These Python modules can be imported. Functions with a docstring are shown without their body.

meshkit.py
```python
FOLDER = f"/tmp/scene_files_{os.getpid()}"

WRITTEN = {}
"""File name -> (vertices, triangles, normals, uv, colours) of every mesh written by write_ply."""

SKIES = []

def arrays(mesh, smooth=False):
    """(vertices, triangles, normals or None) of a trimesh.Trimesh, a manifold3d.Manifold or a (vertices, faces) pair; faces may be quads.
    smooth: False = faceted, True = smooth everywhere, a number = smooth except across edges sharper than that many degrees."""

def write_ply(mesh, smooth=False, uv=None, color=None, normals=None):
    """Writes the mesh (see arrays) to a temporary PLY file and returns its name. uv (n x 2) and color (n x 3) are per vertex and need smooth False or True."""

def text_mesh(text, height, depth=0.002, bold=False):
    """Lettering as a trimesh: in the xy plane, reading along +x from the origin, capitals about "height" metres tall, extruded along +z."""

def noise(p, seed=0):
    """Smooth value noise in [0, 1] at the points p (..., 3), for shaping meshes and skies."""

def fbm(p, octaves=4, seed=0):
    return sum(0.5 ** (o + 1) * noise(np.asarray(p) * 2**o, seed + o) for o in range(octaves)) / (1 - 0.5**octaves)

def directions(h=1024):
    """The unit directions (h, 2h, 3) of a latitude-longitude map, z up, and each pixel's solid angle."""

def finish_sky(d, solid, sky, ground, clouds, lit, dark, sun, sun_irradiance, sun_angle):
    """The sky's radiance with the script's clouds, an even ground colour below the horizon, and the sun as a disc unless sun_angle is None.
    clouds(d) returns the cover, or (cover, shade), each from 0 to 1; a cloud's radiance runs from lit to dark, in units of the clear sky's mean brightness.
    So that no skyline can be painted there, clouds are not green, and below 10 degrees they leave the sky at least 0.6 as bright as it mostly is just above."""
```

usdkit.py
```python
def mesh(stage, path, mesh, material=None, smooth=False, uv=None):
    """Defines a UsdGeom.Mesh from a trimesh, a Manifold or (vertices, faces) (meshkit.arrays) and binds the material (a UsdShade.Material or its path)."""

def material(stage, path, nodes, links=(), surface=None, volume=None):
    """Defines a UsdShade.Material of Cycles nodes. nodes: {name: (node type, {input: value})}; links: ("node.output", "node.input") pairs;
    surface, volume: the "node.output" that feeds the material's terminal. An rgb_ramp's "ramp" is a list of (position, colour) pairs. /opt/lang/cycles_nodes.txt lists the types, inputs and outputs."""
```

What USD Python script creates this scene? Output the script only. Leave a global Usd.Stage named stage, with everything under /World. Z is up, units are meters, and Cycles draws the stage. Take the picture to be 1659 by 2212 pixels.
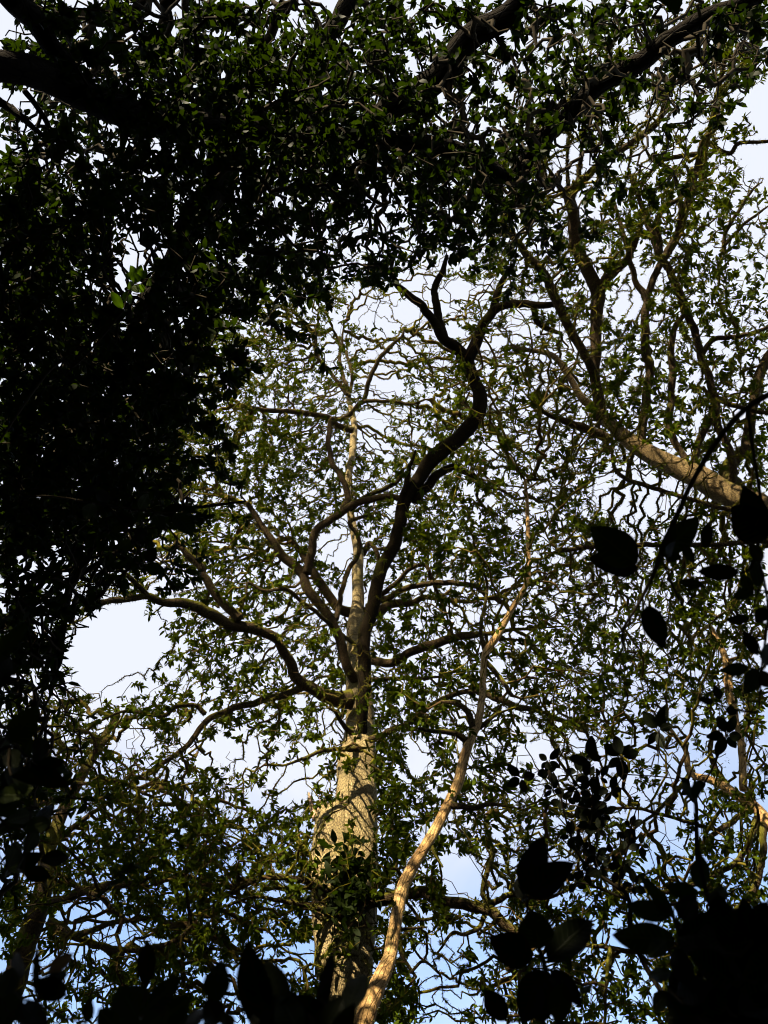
import math
import numpy as np
from scipy.spatial import cKDTree
from scipy.ndimage import gaussian_filter, zoom as ndzoom
from PIL import Image, ImageDraw
import usdkit, meshkit
from pxr import Usd, UsdGeom, UsdLux, UsdShade, Gf, Sdf

stage = Usd.Stage.CreateInMemory()
UsdGeom.SetStageUpAxis(stage, 'Z')
UsdGeom.SetStageMetersPerUnit(stage, 1.0)
W = UsdGeom.Xform.Define(stage, '/World')
UsdGeom.Scope.Define(stage, '/World/Looks')
rng = np.random.default_rng(7)

# ------------------------------------------------------------------ camera, sky, sun, exposure
PITCH = math.radians(55.0)
EYE = np.array([0.0, 0.0, 1.6])
FPX, UW, UH = 1841.0, 1659.0, 2212.0            # focal length and picture size in one and the same unit
FWD = np.array([0, math.cos(PITCH), math.sin(PITCH)])
UPV = np.array([0, -math.sin(PITCH), math.cos(PITCH)])
RGT = np.array([1.0, 0, 0])
cam = UsdGeom.Camera.Define(stage, '/World/camera')
cam.CreateHorizontalApertureAttr(36.0)
cam.CreateFocalLengthAttr(36.0 * FPX / UW)
cam.CreateClippingRangeAttr((0.05, 5000.0))
cam.CreateFStopAttr(8.0)
cam.CreateFocusDistanceAttr(11.0)
cam.CreateExposureAttr(2.8)
cam.AddTransformOp().Set(Gf.Matrix4d(*RGT, 0, *UPV, 0, *(-FWD), 0, *EYE, 1))

SUN = np.array([-0.34, -0.72, 0.60])
SUN /= np.linalg.norm(SUN)
sun_el, sun_rot = math.asin(SUN[2]), math.atan2(SUN[0], SUN[1])
sun = UsdLux.DistantLight.Define(stage, '/World/sun')
sun.CreateIntensityAttr(1.25)
sun.CreateAngleAttr(0.53)
sun.CreateNormalizeAttr(True)
sun.CreateColorAttr(Gf.Vec3f(1.0, 0.86, 0.62))
zax = SUN
xax = np.cross([0, 0, 1.0], zax); xax /= np.linalg.norm(xax)
yax = np.cross(zax, xax)
sun.AddTransformOp().Set(Gf.Matrix4d(*xax, 0, *yax, 0, *zax, 0, 0, 0, 60, 1))

sky = UsdLux.DomeLight.Define(stage, '/World/sky')
sky_mat = usdkit.material(stage, '/World/Looks/sky_material', {
    'co': ('texture_coordinate', {}),
    'sky': ('sky_texture', {'sky_type': 'single_scattering', 'sun_disc': False, 'sun_elevation': sun_el, 'sun_rotation': sun_rot, 'altitude': 600.0, 'air_density': 1.0, 'aerosol_density': 1.0, 'ozone_density': 1.5}),
    'map': ('mapping', {'scale': (1.0, 1.0, 1.6), 'location': (0.3, 0.1, 0.45)}),
    'n': ('noise_texture', {'scale': 1.9, 'detail': 6.0, 'roughness': 0.55, 'distortion': 0.4}),
    'sep': ('separate_xyz', {}),
    'el': ('map_range', {'from_min': 0.46, 'from_max': 0.72, 'to_min': -0.20, 'to_max': 0.34, 'clamp': True}),
    'sum': ('math', {'math_type': 'add'}),
    'cov': ('map_range', {'from_min': 0.30, 'from_max': 0.66, 'to_min': 0.12, 'to_max': 0.95, 'clamp': True}),
    'cl': ('mix', {'color2': (2.62, 2.72, 3.08)}),
    'bg': ('background_shader', {'strength': 0.05}),
}, [('co.generated', 'map.vector'), ('map.vector', 'n.vector'), ('co.generated', 'sep.vector'), ('sep.z', 'el.value'),
    ('n.fac', 'sum.value1'), ('el.result', 'sum.value2'), ('sum.value', 'cov.value'),
    ('cov.result', 'cl.fac'), ('sky.color', 'cl.color1'), ('cl.color', 'bg.color')], surface='bg.background')
UsdShade.MaterialBindingAPI.Apply(sky.GetPrim()).Bind(sky_mat)
for k, v in (('label', 'pale blue sky veiled with thin white cloud'), ('category', 'sky'), ('kind', 'structure')):
    sky.GetPrim().SetCustomDataByKey(k, v)


# ------------------------------------------------------------------ naming and prim helpers
used = {}


def numbered(path):
    n = used.get(path, 0)
    used[path] = n + 1
    return path if n == 0 else f'{path}_{n:03d}'


def tag(p, label=None, cat=None, group=None, kind=None):
    for k, v in (('label', label), ('category', cat), ('group', group), ('kind', kind)):
        if v:
            p.SetCustomDataByKey(k, v)
    return p


class Thing:
    def __init__(self, name, base, label, cat, group=None, kind=None):
        self.path = numbered('/World/' + name)
        self.base = np.asarray(base, float)
        x = UsdGeom.Xform.Define(stage, self.path)
        x.AddTranslateOp().Set(Gf.Vec3d(*self.base))
        tag(x.GetPrim(), label, cat, group, kind)

    def part(self, name, mesh, mat, smooth=True, uv=None, label=None, kind=None, parent=None):
        path = numbered((parent or self.path) + '/' + name)
        v, f = mesh
        m = usdkit.mesh(stage, path, (np.asarray(v) - self.base, f), mat, smooth=smooth, uv=uv)
        tag(m.GetPrim(), label=label, kind=kind)
        return path


def top(name, mesh, mat, label, cat=None, kind=None, smooth=False):
    m = usdkit.mesh(stage, numbered('/World/' + name), mesh, mat, smooth=smooth)
    return tag(m.GetPrim(), label, cat, None, kind)


# ------------------------------------------------------------------ materials
def L(n):
    return '/World/Looks/' + n


def leaf_material(name, ramp, trans, rough, tcol, spec=0.35):
    return usdkit.material(stage, L(name), {
        'g': ('geometry', {}),
        'ramp': ('rgb_ramp', {'ramp': ramp}),
        'p': ('principled_bsdf', {'roughness': rough, 'specular_ior_level': spec}),
        't': ('translucent_bsdf', {}),
        'tm': ('mix_color', {'blend_type': 'multiply', 'fac': 1.0, 'b': tcol}),
        'm': ('mix_closure', {'fac': trans}),
    }, [('g.random_per_island', 'ramp.fac'), ('ramp.color', 'p.base_color'), ('ramp.color', 'tm.a'), ('tm.result', 't.color'),
        ('p.BSDF', 'm.closure1'), ('t.BSDF', 'm.closure2')], surface='m.closure')


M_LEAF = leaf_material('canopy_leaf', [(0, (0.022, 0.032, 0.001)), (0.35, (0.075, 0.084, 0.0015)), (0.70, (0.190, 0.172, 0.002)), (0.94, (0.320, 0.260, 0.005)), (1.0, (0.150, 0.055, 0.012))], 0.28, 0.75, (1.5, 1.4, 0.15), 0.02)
M_DARK = leaf_material('shade_leaf', [(0, (0.005, 0.008, 0.001)), (0.6, (0.010, 0.015, 0.001)), (0.85, (0.024, 0.036, 0.002)), (1.0, (0.070, 0.085, 0.004))], 0.36, 0.6, (1.8, 2.2, 0.15), 0.03)  # darker leaf copy: shade of the near canopy is put into its colour


def bark_material(name, pale, mid, dark, moss, su, sv, moss_amt, bump=0.02, crack=0.16):
    return usdkit.material(stage, L(name), {
        'uv': ('attribute', {'attribute': 'st'}),
        'g': ('geometry', {}),
        'm1': ('mapping', {'scale': (su, sv, 1.0)}),
        'nd': ('noise_texture', {'scale': 5.0, 'detail': 3.0}),
        'sc': ('vector_math', {'math_type': 'scale', 'scale': 1.5}),
        'add': ('vector_math', {'math_type': 'add'}),
        'v': ('voronoi_texture', {'feature': 'distance_to_edge', 'dimensions': '2D', 'scale': 1.0, 'randomness': 1.0}),
        'vr': ('map_range', {'from_min': 0.0, 'from_max': crack, 'to_min': 0.15, 'clamp': True}),
        'n2': ('noise_texture', {'scale': 3.2, 'detail': 7.0, 'roughness': 0.65}),
        'n3': ('noise_texture', {'scale': 60.0, 'detail': 4.0, 'roughness': 0.7}),
        'cr': ('rgb_ramp', {'ramp': [(0.25, mid), (0.62, pale)]}),
        'c1': ('mix', {'color1': dark}),
        'fm': ('math', {'math_type': 'multiply'}),
        'f3': ('map_range', {'from_min': 0.3, 'from_max': 0.62, 'to_min': 0.35, 'to_max': 1.0, 'clamp': True}),
        'sx': ('separate_xyz', {}),
        'up': ('map_range', {'from_min': -0.4, 'from_max': 0.9, 'to_min': 0.0, 'to_max': 0.35, 'clamp': True}),
        'mn': ('noise_texture', {'scale': 1.7, 'detail': 6.0, 'roughness': 0.7}),
        'ms': ('math', {'math_type': 'add'}),
        'mr': ('map_range', {'from_min': 0.80 - moss_amt, 'from_max': 0.95 - moss_amt, 'clamp': True}),
        'c2': ('mix', {'color2': moss}),
        'b': ('bump', {'strength': 0.9, 'distance': bump}),
        'p': ('principled_bsdf', {'roughness': 0.9, 'specular_ior_level': 0.015}),
    }, [('uv.vector', 'm1.vector'), ('g.position', 'nd.vector'), ('nd.color', 'sc.vector1'), ('m1.vector', 'add.vector1'), ('sc.vector', 'add.vector2'),
        ('add.vector', 'v.vector'), ('v.distance', 'vr.value'), ('g.position', 'n2.vector'), ('g.position', 'n3.vector'), ('n3.fac', 'f3.value'),
        ('n2.fac', 'cr.fac'), ('vr.result', 'fm.value1'), ('f3.result', 'fm.value2'), ('fm.value', 'c1.fac'), ('cr.color', 'c1.color2'),
        ('g.normal', 'sx.vector'), ('sx.z', 'up.value'), ('g.position', 'mn.vector'), ('mn.fac', 'ms.value1'), ('up.result', 'ms.value2'),
        ('ms.value', 'mr.value'), ('mr.result', 'c2.fac'), ('c1.color', 'c2.color1'), ('c2.color', 'p.base_color'), ('fm.value', 'b.height'), ('b.normal', 'p.normal')],
        surface='p.BSDF')


M_BARK = bark_material('pale_bark', (0.30, 0.235, 0.115), (0.12, 0.088, 0.042), (0.018, 0.011, 0.006), (0.10, 0.088, 0.018), 105.0, 15.0, 0.10, 0.02)
M_BARK2 = bark_material('slender_bark', (0.36, 0.235, 0.095), (0.20, 0.105, 0.042), (0.030, 0.015, 0.008), (0.13, 0.12, 0.035), 62.0, 4.5, 0.06, 0.015, 0.10)
M_BARK3 = bark_material('mossy_bark', (0.16, 0.115, 0.052), (0.055, 0.036, 0.017), (0.010, 0.006, 0.004), (0.085, 0.078, 0.010), 95.0, 12.0, 0.16, 0.02)
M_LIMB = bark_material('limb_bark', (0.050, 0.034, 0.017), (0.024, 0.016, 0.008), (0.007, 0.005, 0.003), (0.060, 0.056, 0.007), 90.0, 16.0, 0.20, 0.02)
M_SHADE_LIMB = bark_material('shaded_mossy_limb_bark', (0.014, 0.010, 0.005), (0.008, 0.006, 0.003), (0.003, 0.002, 0.001), (0.024, 0.023, 0.003), 90.0, 16.0, 0.20, 0.02)  # darker limb bark: shade on the front limb is put into the colour
M_DLIMB = bark_material('dark_limb_bark', (0.012, 0.010, 0.006), (0.008, 0.006, 0.004), (0.003, 0.002, 0.002), (0.007, 0.008, 0.002), 40.0, 9.0, 0.10, 0.02)  # near-black bark, with the shade under the near canopy put into it
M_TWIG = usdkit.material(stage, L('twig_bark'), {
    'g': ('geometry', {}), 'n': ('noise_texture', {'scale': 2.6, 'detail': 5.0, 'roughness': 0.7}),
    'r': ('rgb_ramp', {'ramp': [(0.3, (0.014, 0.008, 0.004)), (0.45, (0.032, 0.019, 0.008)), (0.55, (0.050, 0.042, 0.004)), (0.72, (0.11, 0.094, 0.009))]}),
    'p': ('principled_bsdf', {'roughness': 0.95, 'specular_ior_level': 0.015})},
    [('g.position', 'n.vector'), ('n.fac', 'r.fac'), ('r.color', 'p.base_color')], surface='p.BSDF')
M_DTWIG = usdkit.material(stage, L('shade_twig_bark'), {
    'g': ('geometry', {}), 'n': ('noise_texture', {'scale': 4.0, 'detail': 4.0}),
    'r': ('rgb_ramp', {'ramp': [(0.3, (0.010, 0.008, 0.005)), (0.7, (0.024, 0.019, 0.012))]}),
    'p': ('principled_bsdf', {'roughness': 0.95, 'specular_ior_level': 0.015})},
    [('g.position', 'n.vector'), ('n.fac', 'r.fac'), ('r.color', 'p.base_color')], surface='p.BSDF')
M_MOSS = leaf_material('moss', [(0, (0.045, 0.046, 0.006)), (0.6, (0.090, 0.082, 0.011)), (1, (0.16, 0.135, 0.022))], 0.3, 0.9, (1.2, 1.2, 0.5), 0.05)
M_WOOD = usdkit.material(stage, L('splintered_wood'), {
    'g': ('geometry', {}), 'n': ('noise_texture', {'scale': 30.0, 'detail': 5.0}),
    'r': ('rgb_ramp', {'ramp': [(0.3, (0.07, 0.045, 0.03)), (0.7, (0.30, 0.20, 0.12))]}),
    'p': ('principled_bsdf', {'roughness': 0.95, 'specular_ior_level': 0.015})},
    [('g.position', 'n.vector'), ('n.fac', 'r.fac'), ('r.color', 'p.base_color')], surface='p.BSDF')
M_GROUND = usdkit.material(stage, L('leaf_litter'), {
    'g': ('geometry', {}), 'n': ('noise_texture', {'scale': 6.0, 'detail': 8.0, 'roughness': 0.7}),
    'r': ('rgb_ramp', {'ramp': [(0.3, (0.018, 0.013, 0.008)), (0.6, (0.045, 0.032, 0.018)), (0.8, (0.035, 0.045, 0.012))]}),
    'b': ('bump', {'strength': 0.8, 'distance': 0.05}),
    'p': ('principled_bsdf', {'roughness': 0.95, 'specular_ior_level': 0.1})},
    [('g.position', 'n.vector'), ('n.fac', 'r.fac'), ('r.color', 'p.base_color'), ('n.fac', 'b.height'), ('b.normal', 'p.normal')], surface='p.BSDF')


def big_leaf_material(name, blade, rib, trans):
    return usdkit.material(stage, L(name), {
        'uv': ('attribute', {'attribute': 'st'}),
        's': ('separate_xyz', {}),
        'ax': ('math', {'math_type': 'absolute'}),
        'k': ('math', {'math_type': 'multiply_add', 'value2': -0.32}),
        'fr': ('math', {'math_type': 'multiply', 'value2': 10.0}),
        'ff': ('math', {'math_type': 'pingpong', 'value2': 0.5}),
        'vm': ('map_range', {'from_min': 0.0, 'from_max': 0.10, 'to_min': 1.0, 'to_max': 0.0, 'clamp': True}),
        'mm': ('map_range', {'from_min': 0.015, 'from_max': 0.05, 'to_min': 1.0, 'to_max': 0.0, 'clamp': True}),
        'mx': ('math', {'math_type': 'maximum'}),
        'g': ('geometry', {}), 'n': ('noise_texture', {'scale': 40.0, 'detail': 4.0}),
        'bl': ('rgb_ramp', {'ramp': [(0.3, tuple(0.7 * np.array(blade))), (0.7, tuple(1.3 * np.array(blade)))]}),
        'c': ('mix', {'color2': rib}),
        'b': ('bump', {'strength': 0.5, 'distance': 0.002}),
        'p': ('principled_bsdf', {'roughness': 0.5, 'specular_ior_level': 0.06}),
        't': ('translucent_bsdf', {'color': tuple(np.array(blade) * np.array((1.3, 1.7, 0.5)))}),
        'm': ('mix_closure', {'fac': trans}),
    }, [('uv.vector', 's.vector'), ('s.x', 'ax.value1'), ('ax.value', 'k.value1'), ('s.y', 'k.value3'), ('k.value', 'fr.value1'), ('fr.value', 'ff.value1'),
        ('ff.value', 'vm.value'), ('ax.value', 'mm.value'), ('vm.result', 'mx.value1'), ('mm.result', 'mx.value2'), ('mx.value', 'c.fac'),
        ('g.position', 'n.vector'), ('n.fac', 'bl.fac'), ('bl.color', 'c.color1'), ('c.color', 'p.base_color'), ('mx.value', 'b.height'), ('b.normal', 'p.normal'),
        ('p.BSDF', 'm.closure1'), ('t.BSDF', 'm.closure2')], surface='m.closure')


M_BIG = [big_leaf_material('broad_leaf', (0.011, 0.016, 0.003), (0.024, 0.031, 0.008), 0.10),
         big_leaf_material('broad_leaf_deep', (0.0025, 0.004, 0.001), (0.005, 0.007, 0.002), 0.08),
         big_leaf_material('broad_leaf_fresh', (0.009, 0.014, 0.002), (0.014, 0.019, 0.004), 0.14)]
M_BROWN = big_leaf_material('broad_leaf_brown', (0.10, 0.055, 0.035), (0.15, 0.10, 0.06), 0.15)


# ------------------------------------------------------------------ geometry helpers
def ray(u, v):
    u, v = np.asarray(u, float), np.asarray(v, float)
    d = FWD + ((u - UW / 2) / FPX)[..., None] * RGT + ((UH / 2 - v) / FPX)[..., None] * UPV
    return d / np.linalg.norm(d, axis=-1, keepdims=True)


def place(u, v, r):
    return EYE + np.asarray(r, float)[..., None] * ray(u, v)


def project(p):
    q = p - EYE
    z = q @ FWD
    z = np.where(np.abs(z) < 1e-6, 1e-6, z)
    return UW / 2 + FPX * (q @ RGT) / z, UH / 2 - FPX * (q @ UPV) / z, z


def depth_scale(u, v, r):
    """Metres per picture unit at that spot."""
    return np.asarray(r) * (ray(u, v) @ FWD) / FPX


def catmull(p, per):
    p = np.asarray(p, float)
    q = np.vstack([2 * p[0] - p[1], p, 2 * p[-1] - p[-2]])
    out = []
    for i in range(len(p) - 1):
        a, b, c, d = q[i:i + 4]
        t = np.linspace(0, 1, per, endpoint=False)[:, None]
        out.append(0.5 * (2 * b + (c - a) * t + (2 * a - 5 * b + 4 * c - d) * t**2 + (3 * b - a - 3 * c + d) * t**3))
    out.append(p[-1:])
    return np.vstack(out)


def resample(p, r, step):
    s = np.r_[0, np.cumsum(np.linalg.norm(np.diff(p, axis=0), axis=1))]
    n = max(3, int(s[-1] / step) + 1)
    t = np.linspace(0, s[-1], n)
    return np.stack([np.interp(t, s, p[:, k]) for k in range(3)], 1), np.interp(t, s, r), t


def tube(p, r, sides, t=None, rough=0.12, freq=3.0, seed=0, cap=True, ridge=0.0):
    """A limb: rings carried along the line, swollen and furrowed by noise. Returns vertices, faces, uv (metres round, metres along)."""
    n = len(p)
    tan = np.gradient(p, axis=0)
    tan /= np.linalg.norm(tan, axis=1, keepdims=True) + 1e-12
    a = np.zeros((n, 3))
    x = np.cross(tan[0], [0.3, 0.9, 0.2])
    x /= np.linalg.norm(x)
    for i in range(n):
        x = x - tan[i] * (x @ tan[i])
        x /= np.linalg.norm(x)
        a[i] = x
    b = np.cross(tan, a)
    ang = np.linspace(0, 2 * np.pi, sides + 1)
    ring = np.cos(ang)[None, :, None] * a[:, None] + np.sin(ang)[None, :, None] * b[:, None]
    t = np.arange(n) * 0.1 if t is None else t
    rr = np.asarray(r)[:, None]
    c = np.stack(np.broadcast_arrays(np.cos(ang)[None] * 1.3, np.sin(ang)[None] * 1.3, (t * freq)[:, None]), -1)
    k = 1 + rough * 2 * (meshkit.fbm(c + seed * 17.3, 4) - 0.5)
    if ridge:
        c2 = np.stack(np.broadcast_arrays(np.cos(ang)[None] * 9, np.sin(ang)[None] * 9, (t * 2.2)[:, None]), -1)
        k = k + ridge * (np.abs(meshkit.fbm(c2 + seed * 3.1, 3) - 0.5) * 4 - 0.6)
    v = p[:, None] + ring * (rr * k)[..., None]
    uv = np.stack(np.broadcast_arrays(ang[None] * rr / 2 + 0 * rr, t[:, None] + 0 * ang[None]), -1).reshape(-1, 2)
    i, j = np.meshgrid(np.arange(n - 1), np.arange(sides), indexing='ij')
    s = sides + 1
    q = np.stack([i * s + j, i * s + j + 1, (i + 1) * s + j + 1, (i + 1) * s + j], -1).reshape(-1, 4)
    f = np.vstack([q[:, [0, 1, 2]], q[:, [0, 2, 3]]])
    v = v.reshape(-1, 3)
    if cap:
        for e, row in ((0, 0), (n - 1, n - 1)):
            v = np.vstack([v, p[e] + (tan[e] * (r[e] * 0.4) * (1 if e else -1))])
            uv = np.vstack([uv, [0, t[e]]])
            k0 = row * s + np.arange(sides)
            f = np.vstack([f, np.stack([k0, k0 + 1, np.full(sides, len(v) - 1)], 1)[:, ::(1 if e else -1)]])
    return v, f, uv


# ------------------------------------------------------------------ how thick the leaves stand (0 open sky, 9 closed), seen from where the photograph was taken
GRID = [
 '699758756685777566588',
 '899999888886866677777',
 '789999989989666787565',
 '578999999998668864453',
 '777889999888988365662',
 '988889978858788558873',
 '998579877547776768643',
 '997598898573466663664',
 '999898887423454665764',
 '889999876535654556655',
 '999998766545765676666',
 '999999777535875577666',
 '999998887658855556777',
 '999997775778654622587',
 '999888767468775685778',
 '766858677577776566787',
 '776447865676455556777',
 '971236756776666665676',
 '752145666866766565666',
 '765564665888664655467',
 '866344234884652565344',
 '987756434896665564466',
 '877888457997555674467',
 '787998779997647676577',
 '886889769987558677887',
 '872398868986457857999',
 '756887757994358866999',
 '866798699996268866999',
]
COVER = {'0': 0.0, '1': .06, '2': .16, '3': .28, '4': .41, '5': .54, '6': .66, '7': .78, '8': .90, '9': .997}


def tl(tc, tr, pts):
    return [(553.0 * tc + 0.3332 * x, 553.0 * tr + 0.3332 * y) for x, y in pts]


GAPS = [
 (0, 2, .03, [(460,700),(560,650),(720,610),(880,600),(960,690),(1060,720),(1010,830),(1030,930),(1000,1000),(950,1080),(850,1120),(720,1170),(560,1150),(540,1000),(420,990),(440,880),(500,850)]),
 (0, 2, .04, [(780,1430),(960,1400),(1000,1500),(930,1560),(830,1600),(770,1500)]),
 (0, 2, .12, [(1200,1520),(1400,1480),(1659,1510),(1659,1659),(1380,1659)]),
 (1, 3, .08, [(60,60),(300,0),(420,0),(330,150),(200,250),(150,120)]),
 (0, 3, .04, [(450,880),(620,850),(690,920),(620,1050),(520,1070),(440,1000)]),
 (1, 1, .04, [(640,250),(900,230),(950,300),(1080,400),(900,420),(820,350),(700,420),(620,400)]),
 (1, 1, .08, [(960,120),(1150,130),(1140,330),(1000,250)]),
 (1, 1, .06, [(1190,200),(1400,200),(1550,130),(1520,280),(1300,280),(1220,330)]),
 (1, 1, .10, [(1490,560),(1600,480),(1659,400),(1759,340),(1759,560),(1500,640)]),
 (1, 1, .12, [(780,640),(880,660),(880,850),(850,940),(740,930),(740,800)]),
 (1, 1, .10, [(660,1060),(820,1010),(820,1300),(690,1240),(660,1180)]),
 (1, 2, .12, [(430,160),(590,130),(620,270),(600,400),(480,330),(420,230)]),
 (2, 1, .05, [(560,1500),(850,1520),(960,1600),(1050,1640),(960,1720),(700,1680),(540,1640)]),
 (2, 1, .08, [(690,180),(780,180),(850,260),(840,420),(700,400),(640,320)]),
 (2, 0, .08, [(280,880),(420,830),(440,1080),(350,1150),(290,1000)]),
 (2, 0, .08, [(790,740),(960,740),(860,830)]), (2, 0, .08, [(800,970),(900,1000),(870,1080),(800,1060)]),
 (2, 0, .08, [(1480,580),(1659,560),(1659,1100),(1540,1150),(1480,1050),(1600,850),(1500,720)]),
 (2, 2, .10, [(80,1380),(260,1500),(420,1450),(560,1440),(420,1500),(200,1530),(100,1520)]),
 (2, 3, .12, [(620,0),(720,0),(800,80),(720,200),(640,200)]), (2, 3, .12, [(820,380),(900,400),(1130,520),(1100,560),(950,500),(830,450)]),
 (1, 3, .08, [(1170,560),(1380,570),(1500,700),(1460,830),(1300,830),(1250,780)]),
 (1, 3, .02, [(1000,1180),(1200,1060),(1450,1000),(1490,1100),(1330,1200),(1300,1350),(1380,1420),(1300,1659),(1060,1659),(1050,1350)]),
 (1, 2, .08, [(1010,1510),(1100,1480),(1150,1600),(1050,1659),(980,1640)]),
 (0, 1, .06, [(800,0),(940,0),(960,100),(860,60),(780,120),(790,210),(700,220),(740,130)]), (0, 0, .05, [(870,1430),(960,1450),(980,1640),(880,1640),(830,1560)]),
 (0, 0, .12, [(30,600),(160,600),(250,720),(280,820),(130,750),(40,680)]), (0, 0, .30, [(0,60),(190,250),(150,300),(0,230)]),
 (1, 3, .10, [(200,1170),(380,1130),(390,1350),(300,1400),(230,1250)]), (0, 3, .18, [(120,580),(220,570),(220,640),(120,650)]),
 (1, 2, .12, [(400,1400),(540,1280),(560,1480),(450,1500)]),
]
TS = 10                                            # one sample of the density map is this many picture units
_g = np.array([[COVER[c] for c in row] for row in GRID])
_t = np.kron(_g, np.ones((8, 8)))
_t = gaussian_filter(_t, 2.5, mode='nearest')
TARGET = ndzoom(_t, (222 / _t.shape[0], 166 / _t.shape[1]), order=1)
_im = Image.fromarray(TARGET.astype(np.float32), 'F')
for tc, tr, val, pts in GAPS:
    ImageDraw.Draw(_im).polygon([(x / TS, y / TS) for x, y in tl(tc, tr, pts)], fill=val)
TARGET = np.clip(gaussian_filter(np.array(_im), 0.6), 0, 1)


def target(u, v):
    i = np.clip((np.asarray(v) / TS).astype(int), 0, TARGET.shape[0] - 1)
    j = np.clip((np.asarray(u) / TS).astype(int), 0, TARGET.shape[1] - 1)
    return TARGET[i, j]


MASK = Image.new('1', (1660, 2212), 0)
MDRAW = ImageDraw.Draw(MASK)


SOLID = Image.new('1', (1660, 2212), 0)
SDRAW = ImageDraw.Draw(SOLID)


def mark_line(p, r, solid=False):
    u, v, z = project(p)
    ok = z > 0.2
    w = np.maximum(1, 2 * np.asarray(r) * FPX / np.maximum(z, .2))
    for i in range(len(p) - 1):
        if ok[i] and ok[i + 1] and -300 < u[i] < 2000 and -300 < v[i] < 2500:
            MDRAW.line([(u[i], v[i]), (u[i + 1], v[i + 1])], fill=1, width=int(round(w[i])))
            if solid and w[i] > 9:
                SDRAW.line([(u[i], v[i]), (u[i + 1], v[i + 1])], fill=1, width=int(round(w[i] + 4)))


# ------------------------------------------------------------------ trees
class Tree:
    def __init__(self, name, base, label, cat='tree'):
        self.t = Thing(name, base, label, cat)
        self.seed_p, self.seed_r = [], []
        self.limbs = []                            # for moss

    def limb(self, pts, mat, name='limb', sides=9, rough=0.16, step=None, wig=0.35, seeds=True, label=None, ridge=0.0, flare=None, per=8):
        """pts: (x, y, z, radius) points."""
        a = np.asarray(pts, float)
        p, r = catmull(a[:, :3], per), np.interp(np.linspace(0, len(a) - 1, (len(a) - 1) * per + 1), np.arange(len(a)), a[:, 3])
        p, r, t = resample(p, r, step or max(0.03, r.mean() * 0.6))
        sd = len(self.seed_p) * 1.7 + 3.1
        if wig:
            amp = (wig * r * np.minimum(1, t / (4 * r.max()) if r.max() else 1))[:, None]
            q = np.stack([t / (r.mean() * 6 + 0.15)] * 3, 1) + np.array([sd, 0, 0])
            off = np.stack([meshkit.fbm(q + 31.7 * k, 3) - 0.5 for k in range(3)], 1) * 4
            p = p + amp * off
        v, f, uv = tube(p, r, sides, t, rough, 2.2, seed=sd, ridge=ridge)
        self.t.part(name, (v, f), mat, smooth=True, uv=uv, label=label)
        mark_line(p, r, mat in (M_BARK, M_BARK2, M_BARK3, M_LIMB, M_SHADE_LIMB))
        if seeds:
            sp, sr, _ = resample(p, r, 0.16)
            self.seed_p.append(sp[1:]); self.seed_r.append(sr[1:])
        self.limbs.append((p, r))
        return p, r

    def traced(self, pts, mat, **k):
        """pts: (u, v, distance, width in picture units)."""
        a = np.asarray(pts, float)
        rad = 0.5 * a[:, 3] * depth_scale(a[:, 0], a[:, 1], a[:, 2])
        return self.limb(np.c_[place(a[:, 0], a[:, 1], a[:, 2]), rad], mat, **k)


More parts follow.
